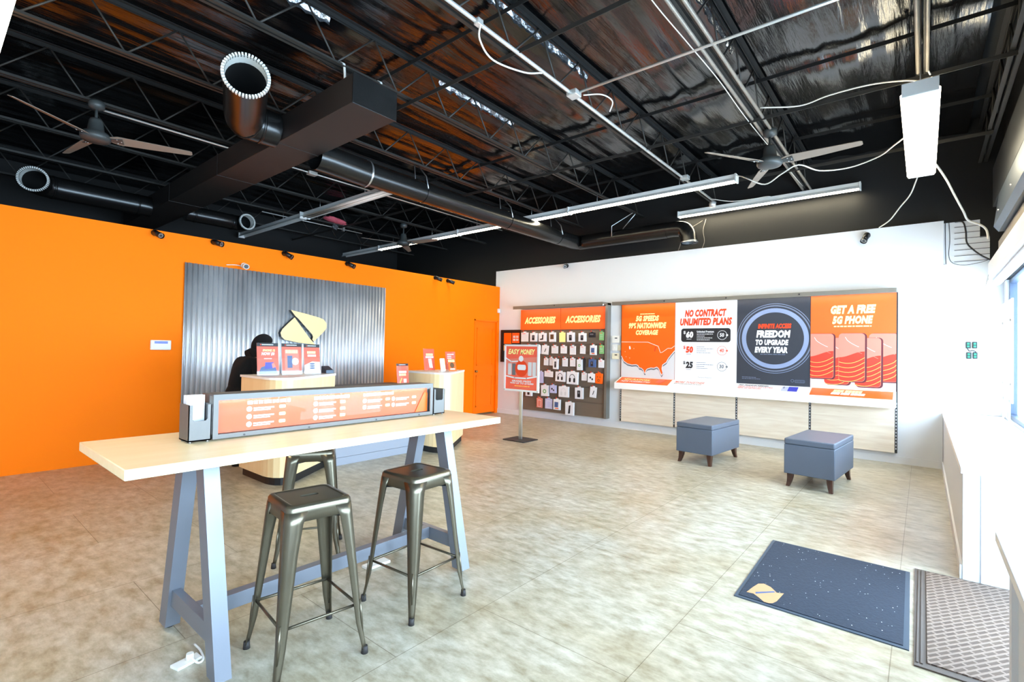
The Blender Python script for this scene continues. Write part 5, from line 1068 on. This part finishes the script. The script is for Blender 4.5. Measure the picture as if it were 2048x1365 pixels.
mb = MB(); mb.prism(rrect(0, 0.1, 0.045, 0.095, 0.01, 4), frame((5.12, 5.58, 1.152), (1, 0, 0), (0, 0.2, 1)), -0.006, 0.006, M_pwhite); mb.bx((5.08, 5.585, 1.15), (5.16, 5.65, 1.162), M_white_pl); tag(mb.build('display_phone'), 'white display phone propped up on the right counter', 'phone')
mb = MB(); Fq = frame((5.22, 5.56, 1.152), (1, 0, 0), (0, 0.25, 1)); mb.prism([(0, 0), (0.16, 0), (0.16, 0.19), (0, 0.19)], Fq, -0.003, 0, M_porange2); mb.words(0.01, 0.14, 0.14, 0.18, Fq, 0.001, M_pyel, random.Random(12)); mb.poly(circle(0.08, 0.09, 0.045, 16), Fq, 0.001, M_pbrown); mb.words(0.03, 0.02, 0.13, 0.04, Fq, 0.001, M_pwhite, random.Random(13)); mb.bx((5.22, 5.565, 1.15), (5.38, 5.65, 1.153), M_pclear)
tag(mb.build('small_counter_card'), 'small orange and yellow card standing between the signs on the right counter', 'card')
t = thing('card_terminal', 'dark blue grey card terminal at the right end of the left counter', 'card terminal', (3.42, 5.92, 1.15))
mb = MB(); mb.loft([[(3.37, 5.86, 1.151), (3.47, 5.86, 1.151), (3.47, 5.98, 1.151), (3.37, 5.98, 1.151)], [(3.37, 5.86, 1.19), (3.47, 5.86, 1.19), (3.47, 5.98, 1.24), (3.37, 5.98, 1.24)]], M_bluesteel, True, True, False); mb.build('case', t, True)

# ================================================================ person in a black hoodie, leaning over the desk, side on
t = thing('person', 'person in a black hooded sweatshirt leaning forward behind the left counter', 'person', (2.60, 6.62, 0)); t.scale = (1, 1, 0.955)
def skin(name, verts, edges, radii, m, parent, sub=2, rootv=0):
    me = bpy.data.meshes.new(name); me.from_pydata(verts, edges, []); me.materials.append(m)
    o = bpy.data.objects.new(name, me); COL.objects.link(o); o.parent = parent
    md = o.modifiers.new('skin', 'SKIN'); md.use_smooth_shade = True
    for v, r in zip(me.skin_vertices[0].data, radii): v.radius = (r, r) if not isinstance(r, tuple) else r
    for v in me.skin_vertices[0].data: v.use_root = False
    me.skin_vertices[0].data[rootv].use_root = True
    s = o.modifiers.new('sub', 'SUBSURF'); s.levels = sub; s.render_levels = sub
    return o
V = [(0.03, 0, 0.93), (0.04, 0, 1.06), (0.10, 0, 1.22), (0.18, 0, 1.36), (0.23, 0, 1.43), (0.27, 0, 1.49), (0.30, 0, 1.57)]
R_ = [0.085, 0.08, 0.08, 0.07, 0.05, 0.075, 0.085]; E_ = [(i, i+1) for i in range(6)]
def add(pts, rs, start):
    i0 = start
    for p, r in zip(pts, rs):
        V.append(p); R_.append(r); E_.append((i0, len(V)-1)); i0 = len(V)-1
    return i0
for s in (-1, 1):
    add([(0.0, s*0.09, 0.86), (0.03, s*0.10, 0.50), (-0.01, s*0.10, 0.09), (0.12, s*0.11, 0.035)], [0.085, 0.06, 0.042, 0.035], 0)
    w_ = add([(0.17, s*0.17, 1.34), (0.24, s*0.21, 1.10), (0.44, s*0.17, 1.02), (0.50, s*0.15, 1.015)], [0.05, 0.042, 0.03, 0.03], 3)
    for q in range(4): add([(0.565, s*(0.15+0.018*(q-1.5)), 1.005), (0.60, s*(0.15+0.02*(q-1.5)), 0.985)], [0.009, 0.008], w_)
    add([(0.53, s*0.11, 1.0), (0.56, s*0.10, 0.99)], [0.01, 0.008], w_)
body = skin('body', V, E_, R_, M_skin, t)
mb = MB(); hc = Vector((0.31, 0, 1.55)); Rh = Matrix.Rotation(0.45, 4, 'Y')
Mh = Matrix.Translation(hc) @ Rh
bmesh.ops.create_uvsphere(mb.bm, u_segments=20, v_segments=14, radius=1, matrix=Mh @ Matrix.Diagonal((0.092, 0.075, 0.112, 1)))
for fc in mb.bm.faces: fc.material_index = mb.mi(M_skin); fc.smooth = True
def P_(x, y, z): return Mh @ Vector((x, y, z))
mb.tube([P_(0.085, 0, 0.01), P_(0.108, 0, -0.02), P_(0.09, 0, -0.032)], [0.008, 0.014, 0.01], M_skin, 8)
for s in (-1, 1): mb.lathe([(0, 0.0), (0.010, 0.002), (0, 0.006)], M_white_pl, Mh @ Matrix.Translation((0.082, s*0.03, 0.008)) @ Matrix.Rotation(PI/2, 4, 'Y'), 8, False); mb.tube([P_(0.0, s*0.073, 0.02), P_(-0.005, s*0.082, 0), P_(0.0, s*0.073, -0.03)], [0.008, 0.013, 0.008], M_skin, 8)
mb.tube([P_(0.083, -0.022, -0.055), P_(0.09, 0, -0.056), P_(0.083, 0.022, -0.055)], 0.005, M_pcoral, 6)
mb.build('head', t)
mb = MB(); bmesh.ops.create_uvsphere(mb.bm, u_segments=16, v_segments=10, radius=1, matrix=Mh @ Matrix.Translation((-0.012, 0, 0.02)) @ Matrix.Diagonal((0.09, 0.078, 0.105, 1)))
for fc in mb.bm.faces: fc.material_index = mb.mi(M_hair); fc.smooth = True
mb.build('hair', t)
HV = [(0.03, 0, 0.70), (0.03, 0, 0.98), (0.065, 0, 1.16), (0.12, 0, 1.30), (0.17, 0, 1.40)]; HR = [0.15, 0.145, 0.15, 0.15, 0.12]; HE = [(i, i+1) for i in range(4)]
for s in (-1, 1):
    i0 = 3
    for p, r in (((0.16, s*0.17, 1.32), 0.095), ((0.23, s*0.215, 1.10), 0.08), ((0.43, s*0.17, 1.03), 0.05), ((0.47, s*0.16, 1.02), 0.045)):
        HV.append(p); HR.append(r); HE.append((i0, len(HV)-1)); i0 = len(HV)-1
skin('hoodie', HV, HE, HR, M_hoodie, t)
mb = MB(); rows = []   # hood: shell open at the face
for i in range(13):
    a = PI*0.02 + i/12*PI*0.66   # polar angle from the back of the head towards the face opening
    rows.append([Mh @ Vector((-0.02-0.125*math.cos(a)+0.0, 0.115*math.sin(a)*math.cos(b)*1.0, 0.02+0.14*math.sin(a)*math.sin(b)*(1.05 if math.sin(b) > 0 else 1.25))) for b in [2*PI*k/20 for k in range(20)]])
mb.loft(rows, M_hoodie, True, False, True)
mb.tube([Vector((0.14, 0, 1.40)), Vector((0.20, 0, 1.43)), Vector((0.25, 0, 1.46))], [0.10, 0.105, 0.09], M_hoodie, 16)
mb.build('hood', t)
mb = MB(); mb.tube([(0.015, 0, 0.78), (0.02, 0, 0.86), (0.03, 0, 0.95), (0.045, 0, 1.06)], [0.150, 0.160, 0.150, 0.12], M_hoodie, 20); mb.build('hoodie_hem', t)
TV = [(0.02, 0, 0.93), (0.0, 0.09, 0.84), (0.03, 0.10, 0.5), (0.0, 0.10, 0.11), (0.0, -0.09, 0.84), (0.03, -0.10, 0.5), (0.0, -0.10, 0.11)]
skin('trousers', TV, [(0, 1), (1, 2), (2, 3), (0, 4), (4, 5), (5, 6)], [0.125, 0.105, 0.078, 0.065, 0.105, 0.078, 0.065], M_jean, t)
for s in (-1, 1):
    mb = MB(); mb.loft([[(x*1.0, s*0.105+y, z) for x, y in rrect(0.055, 0, 0.125, 0.045, 0.04, 4)] for z in (0.0, 0.03)] + [[(x, s*0.105+y, 0.075) for x, y in rrect(0.03, 0, 0.085, 0.04, 0.038, 4)]], M_black_pl, True, True, True); mb.build('shoe', t)
